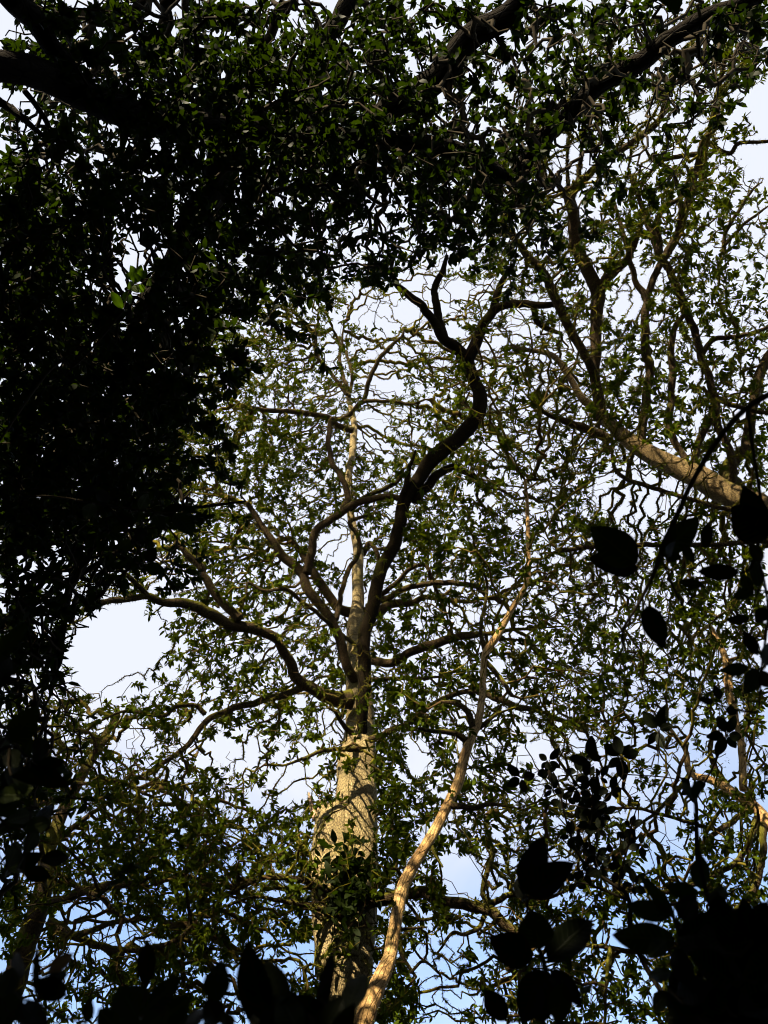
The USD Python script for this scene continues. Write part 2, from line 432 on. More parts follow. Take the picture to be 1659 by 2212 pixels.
def colonize(seeds, attr, step, kill, infl, iters, rg, tropism=(0, 0, 0.0)):
    pos = [seeds]
    par = [np.full(len(seeds), -1)]
    allp = seeds.copy()
    n = len(seeds)
    d, idx = cKDTree(seeds).query(attr)
    kids = np.zeros(len(seeds), int)
    trop = np.array(tropism)
    for _ in range(iters):
        alive = d > kill
        attr, d, idx = attr[alive], d[alive], idx[alive]
        if not len(attr):
            break
        act = d < infl
        if not act.any():
            break
        ids, inv = np.unique(idx[act], return_inverse=True)
        dirs = (attr[act] - allp[idx[act]]) / d[act][:, None]
        s = np.zeros((len(ids), 3))
        np.add.at(s, inv, dirs)
        s /= np.linalg.norm(s, axis=1, keepdims=True) + 1e-9
        s = s + rg.normal(0, 0.48, s.shape) + trop
        s /= np.linalg.norm(s, axis=1, keepdims=True)
        keep = kids[ids] < 4
        ids, s = ids[keep], s[keep]
        if not len(ids):
            break
        new = allp[ids] + step * s
        np.add.at(kids, ids, 1)
        d2, i2 = cKDTree(new).query(attr, distance_upper_bound=infl * 2)
        better = d2 < d
        idx = np.where(better, i2 + len(allp), idx)
        d = np.where(better, d2, d)
        allp = np.vstack([allp, new])
        par.append(ids)
        kids = np.r_[kids, np.zeros(len(new), int)]
    return allp, np.concatenate(par)


def frusta(p0, p1, r0, r1, sides):
    """Many short tapered twig pieces at once."""
    d = p1 - p0
    ln = np.linalg.norm(d, axis=1, keepdims=True) + 1e-9
    d = d / ln
    a = np.cross(d, np.where(np.abs(d[:, 2:]) < 0.9, [0, 0, 1.0], [1.0, 0, 0]))
    a /= np.linalg.norm(a, axis=1, keepdims=True)
    b = np.cross(d, a)
    ang = np.arange(sides) * 2 * np.pi / sides
    ring = np.cos(ang)[None, :, None] * a[:, None] + np.sin(ang)[None, :, None] * b[:, None]
    e0, e1 = p0 - d * r0[:, None] * 0.5, p1 + d * r1[:, None] * 0.5
    v = np.concatenate([e0[:, None] + ring * r0[:, None, None], e1[:, None] + ring * r1[:, None, None]], 1)
    j = np.arange(sides)
    k = (j + 1) % sides
    f = np.vstack([np.stack([j, k, k + sides], 1), np.stack([j, k + sides, j + sides], 1)])
    f = (f[None] + (np.arange(len(p0)) * 2 * sides)[:, None, None]).reshape(-1, 3)
    return v.reshape(-1, 3), f


def sample_region(poly, n, rg, lo=0.10, power=1.0):
    im = Image.new('L', (TARGET.shape[1], TARGET.shape[0]), 0)
    ImageDraw.Draw(im).polygon([(x / TS, y / TS) for x, y in poly], fill=1)
    wgt = np.where((np.array(im) > 0) & (TARGET > lo), TARGET, 0) ** power
    wgt = wgt * gaussian_filter((np.array(im) > 0).astype(float), 5) + gaussian_filter((np.array(im) > 0).astype(float), 7) * (TARGET > 0.45) * TARGET ** power * 0.5
    c = rg.choice(wgt.size, n, p=(wgt / wgt.sum()).ravel())
    i, j = np.divmod(c, TARGET.shape[1])
    return (j + rg.random(n)) * TS, (i + rg.random(n)) * TS


def unit(x):
    return x / (np.linalg.norm(x, axis=-1, keepdims=True) + 1e-12)


LEAFSETS = []            # dicts: owner, cluster of each leaf, vertices (n, 6, 3), cluster centre


def leaf_blades(base, direc, length, width, rg, bend=0.18, up=0.6):
    """Six-cornered leaf blades, slightly cupped and bent. Returns (n, 6, 3)."""
    n = len(base)
    nrm = rg.normal(0, 1, (n, 3)) + np.array([0, 0, up * 2])
    nrm = unit(nrm - direc * (nrm * direc).sum(1, keepdims=True))
    side = np.cross(direc, nrm)
    l, w = length[:, None], width[:, None] / 2
    cup = 0.22 * w
    out = np.empty((n, 6, 3))
    out[:, 0] = base
    out[:, 1] = base + direc * l * 0.32 + side * w * 0.92 + nrm * cup
    out[:, 2] = base + direc * l * 0.32 - side * w * 0.92 + nrm * cup
    out[:, 3] = base + direc * l * 0.68 + side * w * 0.84 + nrm * (cup - bend * l * 0.35)
    out[:, 4] = base + direc * l * 0.68 - side * w * 0.84 + nrm * (cup - bend * l * 0.35)
    out[:, 5] = base + direc * l * 0.99 - nrm * bend * l
    return out


LEAF_F = np.array([[0, 2, 1], [1, 2, 4], [1, 4, 3], [3, 4, 5]])


def grow(tree, attr, step, kill, infl, iters, leaf, seed, twig_mat, leaf_mat, tip=0.0050, tips=(14, 20), along=5, moss=0, moss_len=0.05, clump=0.6, expo=2.08, minr=0.0, rmax=0.06, keep=9):
    rg = np.random.default_rng(seed)
    seeds = np.vstack(tree.seed_p)
    seed_r = np.concatenate(tree.seed_r)
    pos, par = colonize(seeds, attr, step, kill, infl, iters, rg)
    ns, n = len(seeds), len(pos)
    # crooked growth
    amp = step * 0.5
    jit = np.stack([meshkit.noise(pos / (step * 2.1) + 50 * k + seed) - 0.5 for k in range(3)], 1) * 2 * amp
    jit += rg.normal(0, step * 0.13, jit.shape)
    jit[:ns] = 0
    pos = pos + jit
    acc = np.zeros(n)
    size = np.zeros(n, int)
    nk = np.bincount(par[par >= 0], minlength=n)
    for i in range(n - 1, ns - 1, -1):
        if nk[i] == 0:
            acc[i] = tip ** expo
        size[i] += 1
        q = par[i]
        acc[q] += acc[i]
        size[q] += size[i]
    rad = np.minimum(acc ** (1 / expo), rmax)
    e = np.arange(ns, n)
    main = np.full(n, -1)
    big = np.zeros(n)
    for i in e:
        if acc[i] > big[par[i]]:
            big[par[i]], main[par[i]] = acc[i], i
    sm = e[(rad[e] > tip * 1.6) & (main[e] >= 0)]
    for _ in range(0):
        pos[sm] = 0.5 * pos[sm] + 0.25 * (pos[par[sm]] + pos[main[sm]])
    pr = np.where(par[e] < ns, np.minimum(np.append(seed_r, np.zeros(0))[np.minimum(par[e], ns - 1)] * 0.7, rad[e] * 1.5), np.minimum(rad[par[e]], rad[e] * 1.5))
    thin = rad[e] < tip * 2.2
    u, v, z = project(pos)
    for i in e[~thin]:
        q = par[i]
        if z[i] > .2 and z[q] > .2:
            MDRAW.line([(u[q], v[q]), (u[i], v[i])], fill=1, width=int(max(1, round(2 * rad[i] * FPX / z[i]))))
    # leaves
    near = e[(size[e] <= keep) | ((rg.random(len(e)) < 0.22) & (rad[e] < 0.024))]
    is_tip = nk[near] == 0
    axis = unit(pos[near] - pos[par[near]])
    counts = np.where(is_tip | (size[near] > keep), rg.integers(tips[0], tips[1] + 1, len(near)), along)
    own = np.repeat(np.arange(len(near)), counts)
    m = len(own)
    ax = axis[own]
    rnd = rg.normal(0, 1, (m, 3))
    perp = unit(rnd - ax * (rnd * ax).sum(1, keepdims=True))
    th = np.where(is_tip[own], rg.uniform(0.3, 1.75, m), rg.uniform(0.6, 1.3, m))
    direc = unit(ax * np.cos(th)[:, None] + perp * np.sin(th)[:, None] + np.array([0, 0, -0.12]))
    back = np.where(is_tip[own], rg.random(m) * 0.9, rg.random(m))[:, None]
    base = pos[near][own] * (1 - back) + pos[par[near]][own] * back
    ln = leaf[0] * rg.uniform(0.65, 1.2, m)
    blades = leaf_blades(base, direc, ln, ln * leaf[1] * rg.uniform(0.8, 1.2, m), rg)
    LEAFSETS.append(dict(tree=tree, blades=blades, own=own, centre=pos[near], mat=leaf_mat, clump=clump, near=near, e=e, pos=pos, par=par, rad=rad, pr=pr, thin=thin, twig_mat=twig_mat))
    # moss on limbs and branches
    if moss:
        bb = e[rad[e] > tip * 1.15]
        segs = [(pos[par[bb]], pos[bb], rad[bb])]
        for lp, lr in tree.limbs:
            if lr.mean() < 0.16:
                segs.append((lp[:-1], lp[1:], lr[:-1]))
        s0, s1, sr = (np.concatenate([s[k] for s in segs]) for k in range(3))
        wgt = np.linalg.norm(s1 - s0, axis=1) * (0.3 + meshkit.fbm(s0 * 0.9 + seed, 3) ** 3 * 6) * np.minimum(1.0, sr / 0.02 + 0.25)
        pick = rg.choice(len(s0), moss, p=wgt / wgt.sum())
        tt = rg.random(moss)[:, None]
        c = s0[pick] * (1 - tt) + s1[pick] * tt
        ax = unit(s1 - s0)[pick]
        rnd = rg.normal(0, 1, (moss, 3)) + np.array([0, 0, 0.2])
        out = unit(rnd - ax * (rnd * ax).sum(1, keepdims=True))
        rr = sr[pick][:, None]
        ln = moss_len * rg.uniform(0.3, 1.3, moss)[:, None]
        dr = unit(out + rg.normal(0, 0.45, (moss, 3)) + np.array([0, 0, -0.25]))
        b0 = c + out * rr * 0.85
        sd = unit(np.cross(dr, rg.normal(0, 1, (moss, 3)))) * ln * 0.16
        v = np.stack([b0 - sd, b0 + sd, b0 + dr * ln], 1).reshape(-1, 3)
        tree.t.part('moss', (v, np.arange(3 * moss).reshape(-1, 3)), M_MOSS, smooth=False, kind='stuff')
    return pos, par, rad


def settle_leaves(batches=36):
    """Lets leaf clusters stand where the wood carries them until the crown is as thick there as it should be."""
    jobs = []
    for si, s in enumerate(LEAFSETS):
        u, v, z = project(s['centre'])
        jobs.append(np.c_[np.full(len(u), si), np.arange(len(u)), u, v, z])
        n, shape = len(s['blades']), s['blades'].shape
        pu, pv, pz = project(s['blades'].reshape(-1, 3))
        q = np.stack([pu, pv], -1).reshape(n, 6, 2)
        m = q.mean(1, keepdims=True)
        ex = np.maximum(np.abs(q - m).max(1, keepdims=True), 1.5)
        s['uv'] = m + (q - m) * (1 - 0.5 / ex)       # drawing fattens an outline by half a sample
        s['start'] = np.searchsorted(s['own'], np.arange(len(u) + 1))
        s['take'] = np.zeros(len(u), bool)
    jobs = np.vstack(jobs)
    inside = (jobs[:, 2] > -40) & (jobs[:, 2] < UW + 40) & (jobs[:, 3] > -40) & (jobs[:, 3] < UH + 40) & (jobs[:, 4] > 0.3)
    for si, s in enumerate(LEAFSETS):                # beyond the frame the crown goes on unchecked
        o = jobs[~inside & (jobs[:, 0] == si)]
        s['take'][o[:, 1].astype(int)] = True
    jobs = jobs[inside]
    for si, s in enumerate(LEAFSETS):
        if True:
            o = np.where(jobs[:, 0] == si)[0]
            jobs = np.delete(jobs, o[~in_shade(s['centre'][jobs[o, 1].astype(int)], 0.38 if s['mat'] is M_DARK else 0.26, 19)], 0)
    rg = np.random.default_rng(99)
    nz = np.empty(len(jobs))
    for si, s in enumerate(LEAFSETS):
        o = jobs[:, 0] == si
        c = s['centre'][jobs[o, 1].astype(int)]
        k = s['clump']
        nz[o] = meshkit.noise(c / k + 7.7 * si) + 0.6 * meshkit.noise(c / (k * 0.45) + 3.3)
    jobs = jobs[np.argsort(-(nz + rg.normal(0, 0.07, len(jobs))))]
    order = [0, 1, 3, 5, 4, 2]
    solid = np.asarray(SOLID)
    H2, W2 = 553, 415
    for part in np.array_split(jobs, batches):
        cur = np.asarray(MASK, dtype=np.float32).reshape(553, 4, 415, 4).mean((1, 3))
        cur = gaussian_filter(cur, 8.0)
        i = np.clip((part[:, 3] / 4).astype(int), 0, H2 - 1)
        j = np.clip((part[:, 2] / 4).astype(int), 0, W2 - 1)
        tg = target(part[:, 2], part[:, 3])
        ok = (cur[i, j] < tg + rg.normal(0, 0.05, len(part))) & ((tg > 0.2) | (rg.random(len(part)) < tg))
        on = solid[np.clip(part[:, 3].astype(int), 0, 2211), np.clip(part[:, 2].astype(int), 0, 1659)]
        ok &= ~on | (rg.random(len(part)) < 0.15)
        for si, k in part[ok][:, :2].astype(int):
            s = LEAFSETS[si]
            s['take'][k] = True
            for q in s['uv'][s['start'][k]:s['start'][k + 1]]:
                MDRAW.polygon([tuple(q[o]) for o in order], fill=1)
    for s in LEAFSETS:
        bears = np.zeros(len(s['pos']), bool)
        bears[s['near'][s['take']]] = True
        bears |= (rg.random(len(bears)) < 0.06) & (s['rad'] < 0.02)
        tk = s['e'][~s['thin']]
        bears[tk[rg.random(len(tk)) < 0.04]] = True
        for i in s['e'][::-1]:
            if bears[i]:
                bears[s['par'][i]] = True
        for thin, sides in ((True, 3), (False, 6)):
            sel = (s['thin'] == thin) & bears[s['e']]
            if sel.any():
                ee = s['e'][sel]
                v, f = frusta(s['pos'][s['par'][ee]], s['pos'][ee], s['pr'][sel], s['rad'][ee], sides)
                s['tree'].t.part('twigs' if thin else 'branches', (v, f), s['twig_mat'], smooth=True, kind='stuff')
        sel = s['take'][s['own']]
        b = s['blades'][sel]
        if s['mat'] is M_DARK:
            q = s['uv'][sel]
            c = q.mean(1)
            px = np.linalg.norm(q[:, 5] - q[:, 0], axis=1)
            seen = (c[:, 0] > 0) & (c[:, 0] < UW) & (c[:, 1] > 0) & (c[:, 1] < UH)
            pick = np.argsort(-np.where(seen, px, 0))[:240]
            for i in pick:
                s['tree'].t.part('leaf', (b[i], LEAF_F), s['mat'], smooth=True)
            b = np.delete(b, pick, 0)
        f = (LEAF_F[None] + (np.arange(len(b)) * 6)[:, None, None]).reshape(-1, 3)
        s['tree'].t.part('foliage', (b.reshape(-1, 3), f), s['mat'], smooth=True, kind='stuff')
        s['n'] = len(b)


def pts(tc, tr, rows):
    """Traced rows (x, y, distance, width) of one tile to picture units."""
    return [(553.0 * tc + 0.3332 * x, 553.0 * tr + 0.3332 * y, r, 0.3332 * w) for x, y, r, w in rows]



# ------------------------------------------------------------------ ground, and an unseen thicket added to block low sky light
gx, gy = np.meshgrid(np.linspace(-1, 1, 161), np.linspace(-1, 1, 161), indexing='ij')
gx, gy = [np.sign(q) * np.abs(q) ** 2.4 * 300 for q in (gx, gy)]
gp = np.stack([gx, gy, 0 * gx], -1)
gz = (meshkit.fbm(gp * 0.35, 4) - 0.5) * 0.5 + (meshkit.fbm(gp * 0.05 + 9, 3) - 0.5) * 3 * np.clip((np.hypot(gx, gy) - 12) / 60, 0, 1)
gi, gj = np.meshgrid(np.arange(160), np.arange(160), indexing='ij')
gq = np.stack([gi * 161 + gj, (gi + 1) * 161 + gj, (gi + 1) * 161 + gj + 1, gi * 161 + gj + 1], -1).reshape(-1, 4)
top('ground', (np.stack([gx, gy, gz], -1).reshape(-1, 3), gq), M_GROUND, 'forest floor of dark leaf litter under the trees', 'ground', 'structure', smooth=True)


def thicket(n, r0, r1, z0, z1, az0, az1, size, seed):
    g = np.random.default_rng(seed)
    rr, az, zz = np.sqrt(g.uniform(r0**2, r1**2, n)), g.uniform(az0, az1, n), g.uniform(z0, z1, n) * g.uniform(0.4, 1, n) ** 0.5
    c = np.stack([rr * np.sin(az), rr * np.cos(az), zz], 1)
    keep = meshkit.fbm(c * 0.45 + seed, 3) > 0.42
    c = c[keep]
    return leaf_blades(c, unit(g.normal(0, 1, c.shape)), size * g.uniform(.6, 1.3, len(c)), size * 0.5 * g.uniform(.7, 1.2, len(c)), g)


bl = np.concatenate([thicket(26000, 13, 30, 0, 7.0, -math.pi, math.pi, 0.7, 1),
                     thicket(26000, 3.5, 12, 0, 6.0, math.radians(75), math.radians(285), 0.45, 2)])
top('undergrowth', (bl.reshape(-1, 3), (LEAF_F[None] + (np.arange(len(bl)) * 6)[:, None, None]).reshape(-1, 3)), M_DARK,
    'unseen dark green undergrowth added round the camera to block low sky light', 'undergrowth', 'stuff')


def plane_y(u, v, y):
    d = ray(u, v)
    return EYE + d * (np.asarray(y) / d[..., 1])[..., None]


# ------------------------------------------------------------------ tall tree in the middle
tall = Tree('tall_tree', (-0.42, 10.0, 0.0), 'tall straight tree with pale bark and a broken stump bulge on its trunk')
tr = [(2, 1, 3, 0)]
tk = [(1, 3, 590, 1659, 10.0, 290), (1, 3, 606, 1300, 10.0, 300), (1, 3, 640, 1000, 10.0, 290), (1, 3, 650, 700, 10.0, 280), (1, 3, 648, 250, 10.0, 272), (1, 3, 652, 0, 10.0, 256),
      (1, 2, 660, 1600, 10.0, 240), (1, 2, 672, 1400, 10.0, 190), (1, 2, 670, 1200, 10.0, 176), (1, 2, 655, 1000, 10.05, 140), (1, 2, 640, 760, 10.1, 108), (1, 2, 660, 600, 10.1, 80), (1, 2, 660, 400, 10.1, 74),
      (1, 2, 663, 250, 10.1, 66), (1, 2, 632, 100, 10.1, 55), (1, 2, 612, 0, 10.1, 46), (1, 1, 592, 1500, 10.1, 42), (1, 1, 622, 1300, 10.1, 42), (1, 1, 630, 1200, 10.1, 46), (1, 1, 634, 1080, 10.1, 40), (1, 1, 594, 900, 10.1, 28),
      (1, 1, 570, 800, 10.1, 20)]
P = []
for tc, trw, x, y, yy, w in tk:
    u, v = tl(tc, trw, [(x, y)])[0]
    p = plane_y(u, v, yy)
    z = (p - EYE) @ FWD
    P.append([*p, 0.5 * 0.3332 * w * z / FPX])
P = [[-0.36, 10.0, -0.3, 0.66], [-0.36, 10.0, 0.5, 0.50], [-0.37, 10.0, 2.2, 0.42]] + P
tall.limb(P, M_BARK, name='trunk', sides=72, rough=0.05, step=0.06, wig=0.05, ridge=0.035)
# the broken second stem grown together with the trunk at its left
B = []
for x, y, w in [(560, 1659, 300), (555, 1300, 330), (530, 1000, 320), (515, 700, 300), (500, 480, 270), (495, 330, 235), (490, 285, 205)]:
    u, v = tl(1, 3, [(x, y)])[0]
    p = plane_y(u, v, 9.96)
    B.append([*p, 0.5 * 0.3332 * w * ((p - EYE) @ FWD) / FPX])
bp, br = tall.limb([[-0.5, 9.97, 0.4, 0.48]] + B, M_BARK, name='broken_stem', sides=56, rough=0.10, step=0.06, wig=0.08, ridge=0.06, seeds=False, label='broken second stem with a ragged top, fused to the trunk')
g = np.random.default_rng(5)
top_c, top_r = bp[-1], br[-1]
sv, sf = [], []
for k in range(90):
    a, q = g.uniform(0, 2 * np.pi), np.sqrt(g.random()) * top_r * 0.95
    c = top_c + np.array([np.cos(a) * q, np.sin(a) * q, -0.10])
    h = g.uniform(0.10, 0.26) * (0.6 + 0.6 * (q / top_r))
    w = g.uniform(0.015, 0.045)
    e = np.array([np.cos(a + 1.6), np.sin(a + 1.6), 0]) * w
    n_ = np.array([np.cos(a), np.sin(a), 0]) * w * 0.5
    tip_ = c + np.array([g.normal(0, .03), g.normal(0, .03), h])
    sv += [c - e + n_, c + e + n_, c - n_, tip_]
    sf += [[4 * k, 4 * k + 1, 4 * k + 3], [4 * k + 1, 4 * k + 2, 4 * k + 3], [4 * k + 2, 4 * k, 4 * k + 3]]
tall.t.part('splinters', (np.array(sv), np.array(sf)), M_WOOD, smooth=False, kind='stuff', label='ragged splinters along the top of the broken stem')
s0 = top_c + np.array([-0.21, 0, -0.12])
tall.limb([[*s0, .055], [*(s0 + [-0.07, -.02, .16]), .035], [*(s0 + [-.13, -.03, .40]), .012]], M_WOOD, name='dead_stub', sides=8, wig=0.1, seeds=False)

FRONT = pts(1, 2, [(690, 1480, 12.9, 60), (690, 1250, 12.9, 85), (700, 1000, 13.0, 85), (715, 800, 13.2, 85), (760, 600, 13.4, 86), (800, 430, 13.6, 86), (860, 280, 13.8, 86), (920, 100, 14.0, 82), (950, 0, 14.1, 82)]) + \
    pts(1, 1, [(1010, 1520, 14.2, 92), (1080, 1400, 14.3, 95), (1190, 1290, 14.4, 98), (1320, 1180, 14.5, 102), (1430, 1050, 14.6, 100), (1450, 930, 14.7, 90), (1400, 800, 14.8, 80), (1370, 650, 14.9, 80)])
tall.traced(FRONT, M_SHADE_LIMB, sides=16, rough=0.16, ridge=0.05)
for rows in [
    (1, 1, [(1370, 670, 14.9, 84), (1300, 600, 14.8, 74), (1220, 545, 14.7, 66), (1160, 440, 14.7, 58), (1090, 330, 14.6, 54), (1000, 260, 14.5, 48), (920, 190, 14.4, 40), (880, 80, 14.3, 30), (900, -20, 14.3, 20)]),
    (1, 1, [(1225, 550, 14.7, 60), (1190, 420, 14.9, 55), (1165, 290, 15.0, 48), (1170, 200, 15.1, 45), (1210, 100, 15.1, 38), (1240, 0, 15.2, 26)]),
    (1, 1, [(1370, 680, 14.9, 84), (1420, 580, 15.0, 78), (1460, 480, 15.1, 72), (1530, 360, 15.2, 58), (1560, 250, 15.3, 46), (1600, 160, 15.4, 38), (1645, 70, 15.5, 28)]),
    (1, 1, [(1520, 370, 15.2, 56), (1590, 325, 15.1, 56), (1659, 308, 15.0, 54), (1750, 312, 14.9, 52), (1880, 322, 14.8, 42), (1990, 290, 14.8, 30)]),
    (1, 1, [(1800, 330, 14.9, 42), (1820, 420, 14.8, 40), (1900, 480, 14.7, 34), (1980, 500, 14.6, 22)]),
    (1, 2, [(620, 1215, 13.05, 130), (540, 1215, 13.0, 108), (430, 1190, 12.9, 90), (330, 1130, 12.8, 76), (240, 1050, 12.7, 72), (200, 950, 12.6, 64), (120, 820, 12.5, 62), (-40, 750, 12.3, 74), (-165, 740, 12.2, 74), (-245, 685, 12.1, 76), (-335, 650, 12.0, 78), (-415, 610, 11.9, 72), (-585, 590, 11.7, 50), (-705, 545, 11.6, 45), (-865, 570, 11.4, 40), (-1015, 585, 11.2, 38), (-1145, 560, 11.0, 28)]),
    (0, 2, [(975, 560, 11.6, 38), (900, 480, 11.5, 35), (850, 430, 11.4, 30), (780, 370, 11.3, 28), (735, 300, 11.2, 22)]),
    (0, 2, [(1560, 690, 12.2, 64), (1450, 600, 12.3, 55), (1370, 510, 12.4, 55), (1320, 420, 12.5, 54), (1290, 340, 12.6, 52), (1210, 260, 12.7, 46), (1140, 190, 12.8, 34)]),
    (1, 2, [(645, 1090, 13.6, 66), (590, 1000, 13.5, 62), (550, 850, 13.6, 62), (500, 730, 13.7, 66), (430, 620, 13.8, 66), (350, 500, 13.9, 66), (270, 370, 14.1, 62), (170, 280, 14.2, 58), (100, 170, 14.3, 46), (0, 30, 14.5, 40), (-60, -60, 14.6, 30)]),
    (1, 2, [(330, 400, 14.0, 60), (360, 260, 14.1, 58), (385, 120, 14.2, 52), (470, 60, 14.3, 50), (570, -10, 14.3, 46), (650, -60, 14.3, 44), (740, -85, 14.2, 44), (850, -100, 14.2, 42), (950, -90, 14.2, 38)]),
    (1, 2, [(560, -10, 14.3, 40), (600, -100, 14.5, 40), (540, -250, 14.8, 36), (490, -320, 15.0, 38), (470, -450, 15.3, 34), (480, -590, 15.6, 34)]),
    (1, 2, [(650, 660, 15.9, 74), (570, 640, 15.9, 68), (500, 590, 15.9, 64), (400, 450, 16.1, 58), (330, 330, 16.3, 48), (230, 180, 16.6, 36)]),
    (1, 2, [(650, 870, 14.3, 26), (540, 780, 13.8, 24), (400, 660, 13.4, 28), (290, 580, 13.2, 26), (200, 500, 13.1, 24), (50, 510, 13.0, 22), (-50, 460, 13.0, 16), (-60, 540, 12.9, 12)]),
    (1, 2, [(300, 1140, 12.75, 50), (150, 1190, 12.5, 44), (0, 1230, 12.3, 44), (-160, 1280, 12.1, 44), (-280, 1330, 12.0, 40), (-370, 1410, 11.9, 38), (-460, 1530, 11.8, 34), (-580, 1610, 11.7, 28), (-660, 1665, 11.6, 24), (-760, 1720, 11.5, 18)]),
    (0, 2, [(1330, 1310, 12.0, 34), (1270, 1260, 12.0, 30), (1150, 1260, 11.9, 26), (1060, 1320, 11.8, 26), (900, 1300, 11.7, 22), (780, 1300, 11.6, 18), (650, 1360, 11.5, 14), (560, 1420, 11.5, 10)]),
    (1, 2, [(700, 950, 14.0, 60), (800, 970, 13.8, 58), (900, 970, 13.6, 56), (1000, 910, 13.5, 54), (1130, 860, 13.4, 58), (1250, 820, 13.3, 58), (1400, 800, 13.2, 48), (1480, 790, 13.2, 30)]),
    (1, 2, [(740, 1475, 12.6, 48), (880, 1420, 12.4, 38), (980, 1370, 12.3, 40), (1100, 1280, 12.3, 36), (1230, 1200, 12.3, 36), (1340, 1165, 12.3, 32), (1450, 1165, 12.2, 30), (1560, 1205, 12.1, 46), (1659, 1255, 12.0, 44), (1760, 1275, 11.9, 34), (1880, 1300, 11.9, 22)]),
    (1, 2, [(700, 640, 15.2, 40), (850, 560, 14.9, 38), (960, 500, 14.8, 40), (1080, 470, 14.7, 36), (1200, 455, 14.6, 36), (1330, 460, 14.5, 34), (1440, 490, 14.4, 28), (1500, 560, 14.4, 16)]),
    (1, 2, [(690, 700, 15.8, 70), (800, 650, 15.9, 64), (880, 600, 16.0, 60), (1000, 590, 16.1, 46), (1080, 550, 16.2, 34), (1180, 560, 16.3, 24)]),
    (1, 2, [(720, 610, 15.5, 34), (860, 500, 15.2, 32), (950, 420, 15.1, 30), (1010, 360, 15.0, 30), (1100, 350, 14.9, 28), (1140, 440, 14.8, 24), (1180, 540, 14.8, 20), (1220, 600, 14.8, 12)]),
    (1, 2, [(720, 1090, 13.8, 34), (880, 1080, 13.6, 26), (1060, 1078, 13.5, 22), (1190, 1070, 13.4, 14)]),
    (1, 2, [(690, 280, 17.2, 40), (740, 200, 17.2, 34), (790, 290, 17.0, 28), (785, 380, 16.9, 20)]),
    (1, 2, [(520, 700, 14.2, 34), (560, 500, 14.6, 30), (600, 370, 15.0, 30), (660, 280, 15.2, 28), (670, 180, 15.3, 26), (610, 70, 15.4, 28), (690, 30, 15.4, 22), (760, 20, 15.4, 16)]),
    (1, 1, [(625, 1130, 19.5, 44), (560, 1110, 19.4, 40), (470, 1050, 19.2, 38), (330, 1020, 19.0, 38), (200, 1010, 18.8, 34), (60, 1000, 18.6, 30), (-60, 980, 18.5, 24)]),
    (1, 1, [(480, 1060, 19.2, 34), (590, 1040, 18.6, 30), (690, 950, 18.4, 26), (850, 940, 18.2, 22), (1000, 960, 18.0, 18), (1100, 930, 17.9, 12)]),
    (1, 1, [(695, 950, 18.4, 28), (740, 790, 18.5, 30), (800, 660, 18.6, 28), (870, 590, 18.7, 24), (945, 520, 18.8, 18), (960, 470, 18.9, 12)]),
    (1, 1, [(610, 1640, 14.5, 40), (740, 1545, 14.7, 36), (850, 1500, 14.9, 32), (930, 1450, 15.1, 28), (960, 1380, 15.2, 18)]),
    (1, 1, [(1020, 1590, 14.2, 60), (1110, 1490, 14.3, 60), (1180, 1420, 14.4, 58), (1280, 1370, 14.5, 46), (1350, 1400, 14.6, 38), (1440, 1450, 14.6, 28), (1430, 1560, 14.6, 18)]),
    (1, 1, [(965, 1540, 14.1, 40), (990, 1400, 14.1, 30), (1015, 1320, 14.1, 22), (1035, 1260, 14.1, 12)]),
    (1, 1, [(605, 910, 21.6, 26), (545, 700, 22.5, 22), (545, 580, 23.0, 18), (500, 480, 23.3, 14)]), (1, 1, [(600, 900, 21.7, 24), (625, 790, 22.0, 22), (600, 680, 22.5, 20), (560, 560, 23.0, 16), (570, 440, 23.3, 10)]),
    (1, 1, [(590, 900, 21.6, 24), (530, 820, 21.8, 24), (470, 740, 22.0, 26), (400, 660, 22.2, 26), (385, 560, 22.4, 24), (395, 450, 22.6, 18)]),
    (1, 2, [(690, 1540, 12.2, 40), (550, 1535, 12.0, 28), (430, 1545, 11.9, 26), (330, 1590, 11.8, 22), (200, 1640, 11.7, 16)]),
    (1, 2, [(620, 1430, 12.6, 40), (570, 1385, 12.4, 30), (520, 1300, 12.3, 26), (470, 1270, 12.2, 18)]),
    (1, 3, [(560, 860, 11.2, 70), (340, 745, 10.9, 48), (230, 720, 10.8, 44), (90, 705, 10.7, 36), (-60, 760, 10.6, 28), (-250, 860, 10.5, 18)]),
    (1, 3, [(560, 800, 11.3, 40), (370, 780, 11.0, 24), (200, 772, 10.9, 18), (80, 790, 10.8, 10)]),
    (1, 3, [(560, 980, 11.0, 50), (340, 890, 10.7, 34), (150, 860, 10.6, 28), (0, 835, 10.5, 22), (-200, 900, 10.4, 14)]),
    (1, 3, [(680, 900, 11.3, 90), (800, 855, 11.0, 84), (950, 825, 10.8, 74), (1090, 800, 10.7, 72), (1180, 850, 10.6, 72), (1300, 880, 10.5, 72), (1450, 900, 10.4, 72), (1530, 935, 10.3, 72), (1600, 1000, 10.2, 72), (1680, 1060, 10.1, 66), (1760, 1150, 10.0, 56)]),
    (1, 3, [(1490, 905, 10.4, 44), (1580, 850, 10.4, 40), (1660, 820, 10.4, 34), (1860, 840, 10.4, 26), (2000, 800, 10.4, 16)]),
    (1, 3, [(1490, 890, 10.4, 34), (1475, 760, 10.6, 36), (1510, 640, 10.8, 32), (1525, 540, 11.0, 26), (1500, 400, 11.2, 18), (1480, 300, 11.3, 12)]),
    (1, 3, [(560, 1050, 10.9, 30), (420, 1240, 10.3, 14), (300, 1290, 10.1, 10)]),
    (1, 3, [(935, 1080, 10.2, 34), (950, 1220, 10.0, 32), (1040, 1358, 9.9, 18)]),
    (1, 3, [(1000, 1330, 9.9, 20), (1080, 1250, 9.9, 20), (1150, 1290, 9.9, 14), (1150, 1240, 9.9, 8)]),
